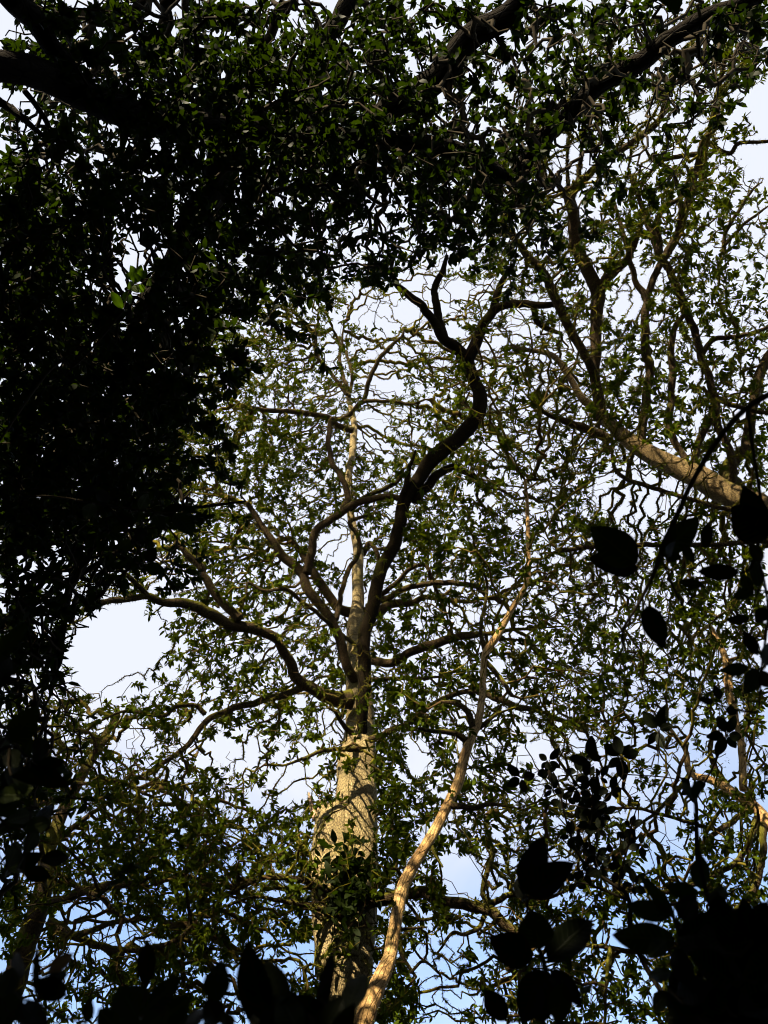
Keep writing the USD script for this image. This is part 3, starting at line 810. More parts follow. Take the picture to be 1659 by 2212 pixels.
    (1, 3, [(960, 960, 10.4, 26), (1080, 985, 10.3, 22), (1180, 970, 10.3, 18), (1290, 980, 10.3, 10)]),
    (1, 3, [(1480, 960, 10.4, 34), (1440, 1040, 10.3, 30), (1350, 1080, 10.2, 26), (1270, 1070, 10.2, 22), (1190, 1180, 10.1, 14), (1140, 1220, 10.1, 8)]),
]:
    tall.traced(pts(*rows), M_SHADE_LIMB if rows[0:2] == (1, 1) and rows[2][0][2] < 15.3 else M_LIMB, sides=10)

# ------------------------------------------------------------------ slender leaning tree in front of the trunk
slim = Tree('leaning_tree', (-0.85, 5.0, 0.0), 'slender reddish-barked tree leaning to the right across the big trunk')
SL = pts(1, 3, [(690, 1700, 6.6, 150), (760, 1500, 6.8, 140), (820, 1350, 7.0, 128), (870, 1220, 7.2, 104), (900, 1060, 7.45, 100), (920, 920, 7.65, 95), (950, 780, 7.85, 95), (1010, 650, 8.05, 90), (1100, 500, 8.3, 82), (1190, 350, 8.6, 80), (1250, 230, 8.8, 76), (1310, 100, 9.0, 80)]) + \
    pts(1, 2, [(1350, 1600, 9.2, 76), (1390, 1480, 9.4, 66), (1440, 1350, 9.6, 60), (1465, 1200, 9.9, 50), (1475, 1000, 10.3, 46), (1490, 900, 10.5, 52), (1550, 830, 10.6, 56), (1600, 740, 10.7, 50), (1659, 630, 10.8, 45), (1720, 530, 10.9, 40), (1760, 440, 11.1, 40), (1765, 300, 11.4, 35), (1765, 150, 11.7, 30), (1760, 30, 12.0, 30)]) + \
    pts(2, 1, [(97, 1590, 12.1, 26), (88, 1500, 12.2, 24), (85, 1452, 12.3, 20)])
a_ = np.array(SL)
w0 = place(a_[0, 0], a_[0, 1], a_[0, 2])
rad0 = 0.5 * a_[0, 3] * depth_scale(a_[0, 0], a_[0, 1], a_[0, 2])
pre = [[-0.85, 5.0, -0.2, rad0 * 1.6], [-0.62, 5.3, 1.5, rad0 * 1.15], [-0.35, 5.7, 3.0, rad0 * 1.05]]
rad = 0.43 * a_[:, 3] * depth_scale(a_[:, 0], a_[:, 1], a_[:, 2])
slim.limb(pre + np.c_[place(a_[:, 0], a_[:, 1], a_[:, 2]), rad].tolist(), M_BARK2, name='trunk', sides=40, rough=0.10, step=0.05, wig=0.12, ridge=0.05)
for rows in [
    (2, 1, [(86, 1456, 12.3, 18), (150, 1447, 12.3, 15), (222, 1447, 12.3, 10)]),
    (1, 2, [(1490, 910, 10.5, 40), (1455, 780, 10.7, 26), (1480, 620, 11.0, 22), (1500, 480, 11.2, 18), (1460, 330, 11.4, 14)]),
    (1, 3, [(900, 880, 7.6, 26), (870, 900, 7.4, 18), (815, 940, 7.2, 10)]), (1, 3, [(890, 880, 7.5, 10), (875, 840, 7.4, 6)]),
    (1, 3, [(910, 1050, 7.5, 24), (1000, 1040, 7.5, 18), (1110, 1030, 7.5, 10)]),
    (1, 3, [(1250, 240, 8.8, 60), (1330, 250, 8.7, 40), (1420, 260, 8.6, 34), (1520, 235, 8.5, 26), (1620, 250, 8.4, 16)]),
    (1, 2, [(1390, 1500, 9.4, 50), (1290, 1440, 9.3, 40), (1150, 1420, 9.2, 30), (1050, 1400, 9.2, 22)]),
    (1, 2, [(1410, 1400, 9.5, 44), (1370, 1290, 9.6, 40), (1290, 1240, 9.7, 34), (1200, 1230, 9.8, 22)]),
    (1, 2, [(1490, 970, 10.4, 34), (1580, 1080, 10.2, 32), (1659, 1190, 10.0, 26)]),
    (1, 2, [(1440, 1400, 9.6, 40), (1500, 1360, 9.6, 30), (1560, 1310, 9.6, 18)]),
    (1, 3, [(1130, 480, 8.4, 30), (1160, 560, 8.2, 20), (1210, 640, 8.1, 12)]),
]:
    slim.traced(pts(*rows), M_LIMB, sides=8)

# ------------------------------------------------------------------ right-hand tree: a thick leaning trunk with a fan of stems
right = Tree('fan_tree', (8.6, 7.2, 0.0), 'thick leaning tree at the right with a fan of dark stems')
TRK = pts(2, 1, [(1659, 1680, 12.6, 240), (1560, 1600, 12.7, 220), (1380, 1530, 12.9, 202), (1200, 1435, 13.1, 190), (1050, 1370, 13.3, 164), (900, 1290, 13.5, 150), (760, 1200, 13.7, 130), (650, 1100, 13.9, 100), (550, 1000, 14.1, 82), (450, 920, 14.2, 62), (380, 800, 14.3, 50), (280, 660, 14.4, 46), (180, 620, 14.5, 40), (100, 610, 14.5, 34), (0, 580, 14.6, 28)])
a_ = np.array(TRK)
rad = 0.40 * a_[:, 3] * depth_scale(a_[:, 0], a_[:, 1], a_[:, 2])
right.limb([[8.6, 7.2, -0.3, .60], [8.2, 7.15, 1.5, .47], [7.1, 6.95, 5.0, .43], [6.0, 6.76, 8.4, .41]] + np.c_[place(a_[:, 0], a_[:, 1], a_[:, 2]), rad].tolist(), M_BARK3, name='trunk', sides=36, rough=0.10, step=0.07, wig=0.12, ridge=0.05)
for rows in [
    (2, 1, [(640, 1190, 13.8, 66), (500, 1130, 13.7, 58), (360, 1070, 13.6, 48), (270, 1040, 13.5, 36), (180, 990, 13.4, 22)]),
    (2, 1, [(835, 1240, 13.6, 66), (840, 1130, 13.7, 60), (860, 1000, 13.9, 56), (890, 800, 14.2, 56), (890, 700, 14.3, 56), (868, 600, 14.5, 60), (870, 400, 14.8, 54), (870, 260, 15.0, 50), (800, 160, 15.1, 36), (760, 0, 15.3, 34), (750, -60, 15.4, 34), (700, -210, 15.6, 28), (660, -360, 15.8, 20)]),
    (2, 1, [(872, 270, 15.0, 44), (960, 60, 15.3, 44), (1010, -20, 15.4, 52), (1060, -100, 15.5, 58), (1130, -310, 15.7, 58), (1190, -510, 15.9, 56), (1230, -710, 16.1, 54), (1290, -830, 16.2, 50), (1330, -1060, 16.4, 40), (1370, -1230, 16.5, 30), (1440, -1400, 16.6, 18)]),
    (2, 1, [(580, 1060, 14.0, 90), (560, 930, 14.0, 76), (540, 800, 14.0, 66), (535, 600, 14.2, 70), (545, 400, 14.4, 76), (555, 260, 14.5, 84), (500, 150, 14.6, 88), (450, 0, 14.7, 86), (425, -90, 14.8, 84), (410, -210, 14.9, 80), (370, -370, 15.0, 72), (360, -440, 15.0, 62)]),
    (2, 0, [(370, 1290, 15.0, 60), (440, 1180, 15.1, 58), (540, 1090, 15.2, 50), (640, 1020, 15.3, 46), (820, 890, 15.5, 44), (960, 770, 15.6, 38), (1000, 640, 15.7, 32), (1040, 540, 15.8, 22), (1060, 420, 15.9, 12)]),
    (2, 0, [(425, 1190, 15.1, 32), (440, 1080, 15.2, 28), (450, 1000, 15.2, 25), (468, 830, 15.3, 20), (480, 700, 15.4, 12)]),
    (2, 0, [(365, 1200, 15.0, 26), (355, 1080, 15.1, 22), (365, 900, 15.2, 18), (400, 810, 15.3, 10)]),
    (2, 0, [(360, 1290, 15.0, 40), (300, 1200, 15.0, 30), (260, 1130, 15.0, 22), (210, 1060, 15.0, 14)]),
    (2, 1, [(565, 265, 14.5, 60), (600, 160, 14.6, 58), (660, 100, 14.7, 56), (750, 20, 14.8, 48), (800, -100, 14.9, 38), (840, -220, 15.0, 24)]),
    (2, 1, [(545, 790, 14.0, 60), (500, 690, 13.8, 56), (400, 520, 13.7, 58), (310, 350, 13.6, 60), (260, 210, 13.6, 60), (180, 80, 13.5, 56), (100, 0, 13.5, 50), (60, -60, 13.5, 48), (0, -130, 13.5, 40), (-60, -220, 13.5, 26)]),
    (2, 1, [(1160, 1420, 13.2, 56), (1120, 1310, 13.3, 44), (1030, 1150, 13.5, 46), (1025, 1000, 13.7, 45), (1035, 800, 14.0, 45), (1030, 600, 14.2, 44), (1060, 450, 14.4, 38), (1110, 380, 14.5, 30), (1130, 280, 14.6, 18)]),
    (2, 1, [(1420, 1500, 12.9, 60), (1440, 1350, 13.0, 48), (1380, 1200, 13.2, 46), (1330, 1080, 13.3, 52), (1310, 900, 13.5, 54), (1270, 760, 13.7, 50), (1220, 640, 13.9, 48), (1180, 470, 14.1, 50), (1110, 320, 14.2, 50), (1050, 150, 14.4, 50), (960, 0, 14.6, 45), (900, -160, 14.8, 40), (840, -320, 15.0, 34), (790, -460, 15.1, 28), (755, -575, 15.2, 16)]),
    (2, 1, [(1190, 1420, 13.1, 60), (1180, 1320, 13.2, 48), (1220, 1180, 13.4, 50), (1290, 1050, 13.5, 44), (1300, 950, 13.6, 34), (1240, 850, 13.8, 22)]),
    (2, 1, [(1225, 655, 13.9, 34), (1310, 540, 14.0, 32), (1450, 525, 14.0, 30), (1560, 500, 14.0, 28), (1680, 450, 14.0, 22)]),
    (2, 1, [(1500, 1560, 12.8, 110), (1390, 1400, 13.6, 96), (1500, 1250, 13.8, 80), (1560, 1050, 14.1, 66), (1590, 850, 14.4, 64), (1670, 640, 14.7, 66), (1760, 500, 15.0, 50)]),
    (2, 1, [(1500, 1640, 12.5, 44), (1380, 1640, 12.4, 30), (1100, 1560, 12.4, 30), (900, 1500, 12.5, 30), (750, 1450, 12.6, 28), (660, 1370, 12.7, 24), (650, 1200, 12.9, 14)]),
    (2, 2, [(1800, 210, 12.3, 34), (1659, 185, 12.2, 32), (1300, 212, 12.0, 30), (900, 212, 11.9, 32), (530, 222, 11.8, 32), (300, 250, 11.7, 26)]),
    (2, 1, [(1330, 930, 13.5, 34), (1420, 960, 13.5, 32), (1540, 1000, 13.5, 28), (1680, 1020, 13.5, 24)]),
    (2, 0, [(1060, 1560, 15.5, 40), (1100, 1340, 15.6, 30), (1040, 1120, 15.7, 26), (920, 1040, 15.8, 22), (860, 960, 15.9, 14)]),
    (2, 0, [(960, 1640, 14.7, 40), (950, 1400, 14.9, 34), (1090, 1280, 15.0, 28), (1200, 1200, 15.1, 18)]),
    (2, 0, [(1200, 1000, 16.0, 36), (1100, 1010, 16.0, 30), (960, 1050, 16.0, 24), (870, 1150, 15.9, 18), (790, 1220, 15.8, 12)]),
    (2, 0, [(1240, 900, 16.1, 34), (1400, 1000, 16.1, 30), (1470, 930, 16.1, 26), (1659, 920, 16.1, 18)]),
    (2, 0, [(1370, 1640, 15.2, 30), (1390, 1500, 15.3, 26), (1480, 1350, 15.4, 22), (1560, 1230, 15.5, 16), (1620, 1180, 15.6, 8)]),
    (2, 0, [(1380, 1590, 15.2, 22), (1500, 1460, 15.2, 20), (1600, 1380, 15.2, 16), (1680, 1320, 15.2, 8)]),
]:
    right.traced(pts(*rows), M_LIMB, sides=10)

# ------------------------------------------------------------------ dark tree whose limbs reach over the place the photograph was taken from
over = Tree('overhanging_tree', (-5.2, -0.6, 0.0), 'dark mossy tree spreading heavy limbs across the top of the view')
oa = np.array(pts(0, 0, [(0, 455, 6.4, 196), (200, 490, 6.6, 190), (500, 600, 6.9, 200), (800, 740, 7.2, 190), (1200, 820, 7.4, 160), (1500, 840, 7.6, 150)]) + pts(1, 0, [(300, 880, 7.8, 140), (650, 900, 8.0, 132), (900, 930, 8.2, 124), (1150, 960, 8.4, 122), (1400, 1060, 8.6, 132), (1560, 1140, 8.7, 110), (1700, 1160, 8.8, 80), (1800, 1260, 8.9, 50)]))
rad = 0.5 * oa[:, 3] * depth_scale(oa[:, 0], oa[:, 1], oa[:, 2])
over.limb([[-5.2, -0.6, -0.2, .42], [-5.0, -0.5, 2.0, .30], [-4.3, -0.1, 4.4, .26], [-3.4, .35, 6.2, .24]] + np.c_[place(oa[:, 0], oa[:, 1], oa[:, 2]), rad].tolist(), M_DLIMB, name='trunk', sides=20, ridge=0.05, step=0.08)
for rows in [
    (1, 0, [(560, 910, 7.95, 120), (760, 800, 8.0, 150), (900, 680, 8.0, 160), (1080, 550, 8.0, 168), (1250, 390, 8.0, 168), (1400, 260, 8.0, 165), (1560, 140, 8.0, 158), (1680, 30, 8.0, 150), (1800, -120, 8.0, 130), (1900, -300, 8.0, 100)]),
    (2, 0, [(0, 1150, 8.7, 60), (60, 1080, 8.6, 110), (170, 940, 8.5, 108), (280, 830, 8.4, 116), (430, 690, 8.3, 126), (620, 520, 8.2, 126), (820, 400, 8.1, 120), (1000, 265, 8.0, 116), (1200, 150, 8.0, 114), (1450, 45, 8.0, 104), (1659, -70, 8.0, 90), (1850, -200, 8.0, 70)]),
    (1, 0, [(350, 860, 7.85, 60), (380, 500, 8.4, 60), (420, 300, 8.7, 90), (520, 180, 8.9, 108), (590, 60, 9.0, 116), (650, -40, 9.1, 120), (720, -180, 9.2, 90)]),
    (0, 0, [(60, -40, 6.6, 170), (200, 120, 6.8, 150), (300, 260, 6.9, 130), (420, 420, 6.95, 110), (560, 600, 6.95, 80)]),
    (0, 0, [(1480, 850, 7.5, 120), (1420, 1000, 7.3, 130), (1350, 1200, 7.2, 140), (1270, 1400, 7.1, 170), (1140, 1659, 7.0, 130), (1000, 1860, 6.9, 110), (900, 2010, 6.8, 80), (820, 2200, 6.8, 50)]),
    (0, 0, [(160, 590, 6.7, 40), (230, 680, 6.8, 36), (300, 790, 6.9, 36), (330, 900, 7.0, 28)]),
    (0, 0, [(-80, 600, 6.6, 60), (60, 700, 6.5, 50), (180, 800, 6.4, 40), (300, 900, 6.4, 26)]),
    (0, 0, [(850, -20, 8.2, 30), (940, 60, 8.1, 28), (1040, 110, 8.1, 26), (1120, 40, 8.2, 24), (1190, -40, 8.3, 20)]),
    (0, 0, [(1200, -60, 8.0, 50), (1200, 200, 7.9, 46), (1215, 450, 7.8, 40), (1260, 700, 7.7, 30)]),
    (1, 0, [(200, 90, 9.0, 30), (240, 0, 9.1, 26), (300, -60, 9.2, 20)]), (1, 0, [(420, 320, 8.7, 40), (410, 160, 8.9, 36), (330, 30, 9.0, 34), (270, -60, 9.1, 26)]),
    (2, 0, [(1060, 460, 8.8, 40), (1130, 490, 8.6, 36), (1180, 560, 8.5, 32), (1210, 640, 8.4, 24), (1190, 700, 8.4, 12)]),
]:
    over.traced(pts(*rows), M_DLIMB, sides=12)

# ------------------------------------------------------------------ dense evergreen filling the left edge
dense = Tree('evergreen_tree', (-4.6, 4.4, 0.0), 'dense black-green evergreen filling the left edge of the view')
dense.limb([[-4.6, 4.4, -0.2, .24], [-4.6, 4.4, 2, .18], [-4.4, 4.3, 4.5, .14], [-4.0, 4.2, 7, .10], [-3.6, 4.0, 9, .06], [-3.3, 3.9, 10.2, .03]], M_DLIMB, name='trunk', sides=16)
for e, r in [([(-4.45, 4.3, 3.9), (-3.4, 4.1, 5.0), (-2.4, 3.9, 6.1), (-1.5, 3.7, 6.9)], .05), ([(-4.45, 4.3, 4.0), (-3.2, 3.6, 5.6), (-2.2, 3.1, 6.6), (-1.4, 2.7, 7.2)], .05),
             ([(-4.2, 4.25, 5.8), (-3.2, 4.3, 7.0), (-2.2, 4.4, 7.8), (-1.3, 4.5, 8.2)], .045), ([(-4.5, 4.35, 2.6), (-3.7, 4.3, 3.3), (-3.0, 4.6, 4.0), (-2.4, 4.9, 4.4)], .045),
             ([(-4.0, 4.2, 7.0), (-3.0, 3.6, 8.0), (-2.0, 3.2, 8.6)], .04), ([(-4.5, 4.3, 3.6), (-4.0, 3.6, 4.8), (-3.4, 3.0, 5.8), (-2.8, 2.4, 6.6)], .045)]:
    dense.limb([[*p, r * (1 - 0.25 * i)] for i, p in enumerate(e)], M_DLIMB, sides=8)
dense.traced(pts(0, 2, [(560, 300, 6.4, 54), (450, 500, 6.2, 50), (420, 650, 6.1, 46), (398, 850, 6.0, 42), (380, 980, 5.95, 36), (320, 1080, 5.9, 28), (220, 1160, 5.9, 18)]), M_DLIMB, sides=8, wig=0.15)

# ------------------------------------------------------------------ tree at the lower left and tree at the lower right, behind
low = Tree('bushy_tree', (-4.9, 11.2, 0.0), 'bushy green tree crowding the lower left behind the evergreen')
low.limb([[-4.9, 11.2, -0.3, .26], [-4.9, 11.1, 2.5, .2], [-4.7, 10.9, 5.0, .17], [-4.5, 10.6, 7.6, .13], [-4.6, 10.5, 9, .09], [-4.3, 10.6, 11.0, .05]], M_LIMB, name='trunk', sides=18)
for rows in [
    (0, 3, [(300, 880, 13.0, 50), (350, 865, 12.6, 56), (480, 820, 12.3, 60), (650, 770, 12.0, 62), (760, 755, 11.8, 56), (860, 745, 11.6, 44), (980, 700, 11.5, 28)]),
    (0, 3, [(300, 870, 12.9, 36), (275, 600, 12.2, 34), (270, 450, 12.0, 26), (300, 250, 11.9, 16)]),
    (0, 3, [(280, 620, 12.2, 34), (400, 690, 11.7, 34), (520, 785, 11.3, 36), (640, 830, 11.0, 34), (740, 930, 10.8, 28), (830, 990, 10.7, 16)]),
    (0, 3, [(300, 400, 13.6, 40), (370, 90, 12.6, 26), (550, 105, 12.2, 24), (720, 85, 12.0, 24), (830, 110, 11.9, 24), (900, 150, 11.8, 22), (1000, 190, 11.7, 14)]),
    (0, 3, [(320, 500, 14.0, 50), (600, 290, 13.4, 28), (760, 190, 13.2, 22), (900, 60, 13.1, 14)]),
    (0, 3, [(890, 150, 11.8, 20), (900, 300, 11.3, 18), (905, 480, 11.0, 14)]),
    (0, 3, [(330, 1000, 12.6, 60), (500, 1080, 12.0, 44), (700, 1010, 11.6, 34), (900, 985, 11.4, 26), (1050, 960, 11.3, 16)]),
    (0, 3, [(340, 1050, 12.5, 50), (800, 1180, 11.6, 40), (1200, 1080, 11.0, 30), (1210, 800, 11.0, 22), (1200, 560, 11.0, 14)]),
]:
    low.traced(pts(*rows), M_LIMB, sides=8)

pale = Tree('pale_limbed_tree', (7.9, 9.4, 0.0), 'open-crowned tree at the lower right with pale sunlit limbs')
pa = np.array(pts(2, 3, [(1760, 460, 11.8, 76), (1659, 345, 11.9, 72), (1580, 265, 12.0, 68), (1450, 180, 12.1, 64), (1380, 130, 12.2, 60), (1280, 80, 12.3, 50), (1150, 40, 12.4, 40), (1130, -110, 12.6, 32), (1060, -210, 12.8, 26), (1000, -290, 12.9, 16)]))
rad = 0.5 * pa[:, 3] * depth_scale(pa[:, 0], pa[:, 1], pa[:, 2])
pale.limb([[7.9, 9.4, -0.3, .30], [7.1, 9.3, 2.2, .21], [6.0, 9.15, 4.8, .17]] + np.c_[place(pa[:, 0], pa[:, 1], pa[:, 2]), rad].tolist(), M_BARK2, name='trunk', sides=22, step=0.07, ridge=0.04)
for rows in [
    (2, 3, [(1440, 175, 12.1, 44), (1350, 50, 12.3, 36), (1310, -20, 12.4, 34), (1290, -100, 12.5, 32), (1300, -220, 12.7, 26), (1350, -330, 12.9, 16)]),
    (2, 3, [(1560, 260, 12.0, 44), (1450, 330, 11.7, 38), (1350, 400, 11.5, 34), (1250, 480, 11.3, 28), (1210, 600, 11.1, 18)]),
    (2, 3, [(1600, 290, 12.0, 44), (1500, 560, 11.2, 40), (1300, 700, 10.8, 34), (1000, 800, 10.4, 28), (700, 760, 10.2, 22), (480, 620, 10.1, 16), (300, 500, 10.1, 10)]),
    (2, 3, [(1640, 340, 11.9, 50), (1560, 800, 11.0, 44), (1200, 1100, 10.6, 40), (850, 1190, 10.4, 34), (600, 1160, 10.4, 28), (400, 1140, 10.4, 20), (200, 1080, 10.4, 12)]),
    (2, 3, [(1350, 410, 11.5, 26), (1000, 310, 11.3, 22), (800, 260, 11.2, 18), (640, 260, 11.2, 12)]),
    (2, 3, [(1150, 40, 12.4, 34), (1080, 140, 12.2, 28), (940, 280, 12.0, 22), (800, 390, 11.9, 14)]),
    (2, 2, [(1500, 1800, 12.3, 50), (1480, 1500, 12.7, 50), (1430, 1300, 13.0, 52), (1410, 1130, 13.2, 52), (1390, 990, 13.4, 44), (1300, 760, 13.7, 34), (1240, 760, 13.7, 26), (1130, 850, 13.5, 18)]),
    (2, 3, [(640, 1160, 10.4, 28), (610, 1400, 10.0, 24), (600, 1659, 9.8, 20)]),
]:
    pale.traced(pts(*rows), M_BARK2 if rows[0:2] == (2, 2) else M_LIMB, sides=10)


# ------------------------------------------------------------------ the crowns: branches grow towards where leaves stand, then leaves
def crown(poly, n, seed, rfun, lo=0.1, power=1.0):
    g = np.random.default_rng(seed)
    u, v = sample_region(poly, n, g, lo, power)
    return place(u, v, rfun(u, v, g))


def around_trunk(a, b, cap=25.0, y=10.0):
    def f(u, v, g):
        d = ray(u, v)
        h = np.hypot(d[:, 0], d[:, 1])
        rt = np.minimum(y / np.maximum(h, 0.2), cap)
        return np.minimum(rt * g.uniform(a, b, len(u)), cap + 1)
    return f


def between(a, b):
    return lambda u, v, g: g.uniform(a, b, len(u))


at = crown([(420, 600), (560, 560), (640, 520), (900, 560), (1240, 600), (1330, 900), (1300, 1300), (1330, 1650), (1250, 1900), (1150, 2212), (830, 2212), (680, 2212), (640, 1900), (350, 1750), (80, 1640), (120, 1250), (300, 1080), (350, 800)], 17000, 11, around_trunk(0.80, 1.22), power=1.2)
grow(tall, at, 0.12, 0.18, 2.6, 100, (0.092, 0.38), 21, M_TWIG, M_LEAF, moss=300000, moss_len=0.036)
at = crown([(860, 560), (1300, 560), (1500, 1000), (1250, 1750), (1000, 1900), (880, 1500)], 900, 12, lambda u, v, g: np.interp(v, [600, 1500, 2000], [12.0, 10.0, 8.6]) * g.uniform(0.9, 1.12, len(u)))
grow(slim, at, 0.15, 0.25, 2.0, 60, (0.10, 0.40), 22, M_TWIG, M_LEAF, moss=16000, moss_len=0.025)
at = crown([(1060, 240), (1200, 60), (1659, 0), (1780, 300), (1780, 1500), (1400, 1560), (1180, 1250), (1120, 900), (1040, 640)], 9500, 13, between(11.6, 17.0), power=1.1)
grow(right, at, 0.125, 0.19, 2.6, 95, (0.095, 0.36), 23, M_TWIG, M_LEAF, moss=160000, moss_len=0.036)
at = crown([(0, 0), (1659, 0), (1659, 190), (1400, 280), (1240, 420), (1120, 560), (760, 640), (560, 600), (360, 460), (0, 330)], 16000, 14, between(6.6, 10.5), power=1.15)
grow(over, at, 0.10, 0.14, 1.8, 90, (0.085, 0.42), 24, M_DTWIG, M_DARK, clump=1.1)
at = crown([(0, 330), (320, 430), (480, 570), (470, 720), (400, 860), (385, 1000), (330, 1180), (230, 1330), (140, 1480), (110, 1700), (0, 1800)], 15000, 15, between(5.0, 9.2))
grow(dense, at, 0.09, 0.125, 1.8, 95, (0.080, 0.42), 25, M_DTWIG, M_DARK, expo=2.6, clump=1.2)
at = crown([(0, 1480), (180, 1480), (420, 1640), (640, 1780), (700, 2000), (700, 2212), (0, 2212)], 8000, 16, between(10.0, 15.0), power=1.2)
grow(low, at, 0.12, 0.17, 2.4, 85, (0.092, 0.38), 26, M_TWIG, M_LEAF, moss=40000, moss_len=0.03)
at = crown([(850, 2212), (1080, 1760), (1200, 1450), (1450, 1350), (1720, 1350), (1720, 2212)], 6500, 17, between(9.6, 14.0), power=1.1)
grow(pale, at, 0.12, 0.18, 2.4, 85, (0.090, 0.38), 27, M_TWIG, M_LEAF, moss=30000, moss_len=0.03)


# ------------------------------------------------------------------ leafy shoots that sprout from the big trunk
g = np.random.default_rng(31)
n_ = 330
cu, cv = g.normal(600, 95, n_), np.clip(g.normal(740, 130, n_), 490, 1080)
cu = 600 + (cu - 600) * np.interp(cv, [480, 620, 850, 1080], [0.7, 1.15, 1.0, 0.5])
uu, vv = np.array(tl(1, 3, list(zip(cu, cv)))).T
bs = np.array([plane_y(a, b, 9.50 - 0.28 * g.random()) for a, b in zip(uu, vv)])
dr = unit(np.c_[g.normal(0, 0.6, n_), -0.5 + g.normal(0, .4, n_), g.normal(-0.1, 0.6, n_)])
ln = g.uniform(0.12, 0.20, n_)
bl = leaf_blades(bs, dr, ln, ln * 0.42, g, up=0.1)
for b_ in bl[:280]:
    tall.t.part('shoot_leaf', (b_, LEAF_F), M_DARK, smooth=True)
tall.t.part('shoot_leaves', (bl[280:].reshape(-1, 3), (LEAF_F[None] + (np.arange(n_ - 280) * 6)[:, None, None]).reshape(-1, 3)), M_DARK, smooth=True, kind='stuff', label='clump of dark leafy shoots sprouting from the front of the trunk')
sh = [np.vstack([b + [0, 0.35, -0.1], b + [0, .12, -.04], b]) for b in bs[::9]]
v_, f_ = frusta(np.concatenate([q[:-1] for q in sh]), np.concatenate([q[1:] for q in sh]), np.full(2 * len(sh), .008), np.full(2 * len(sh), .005), 4)
tall.t.part('shoot_stems', (v_, f_), M_DTWIG, smooth=True, kind='stuff')


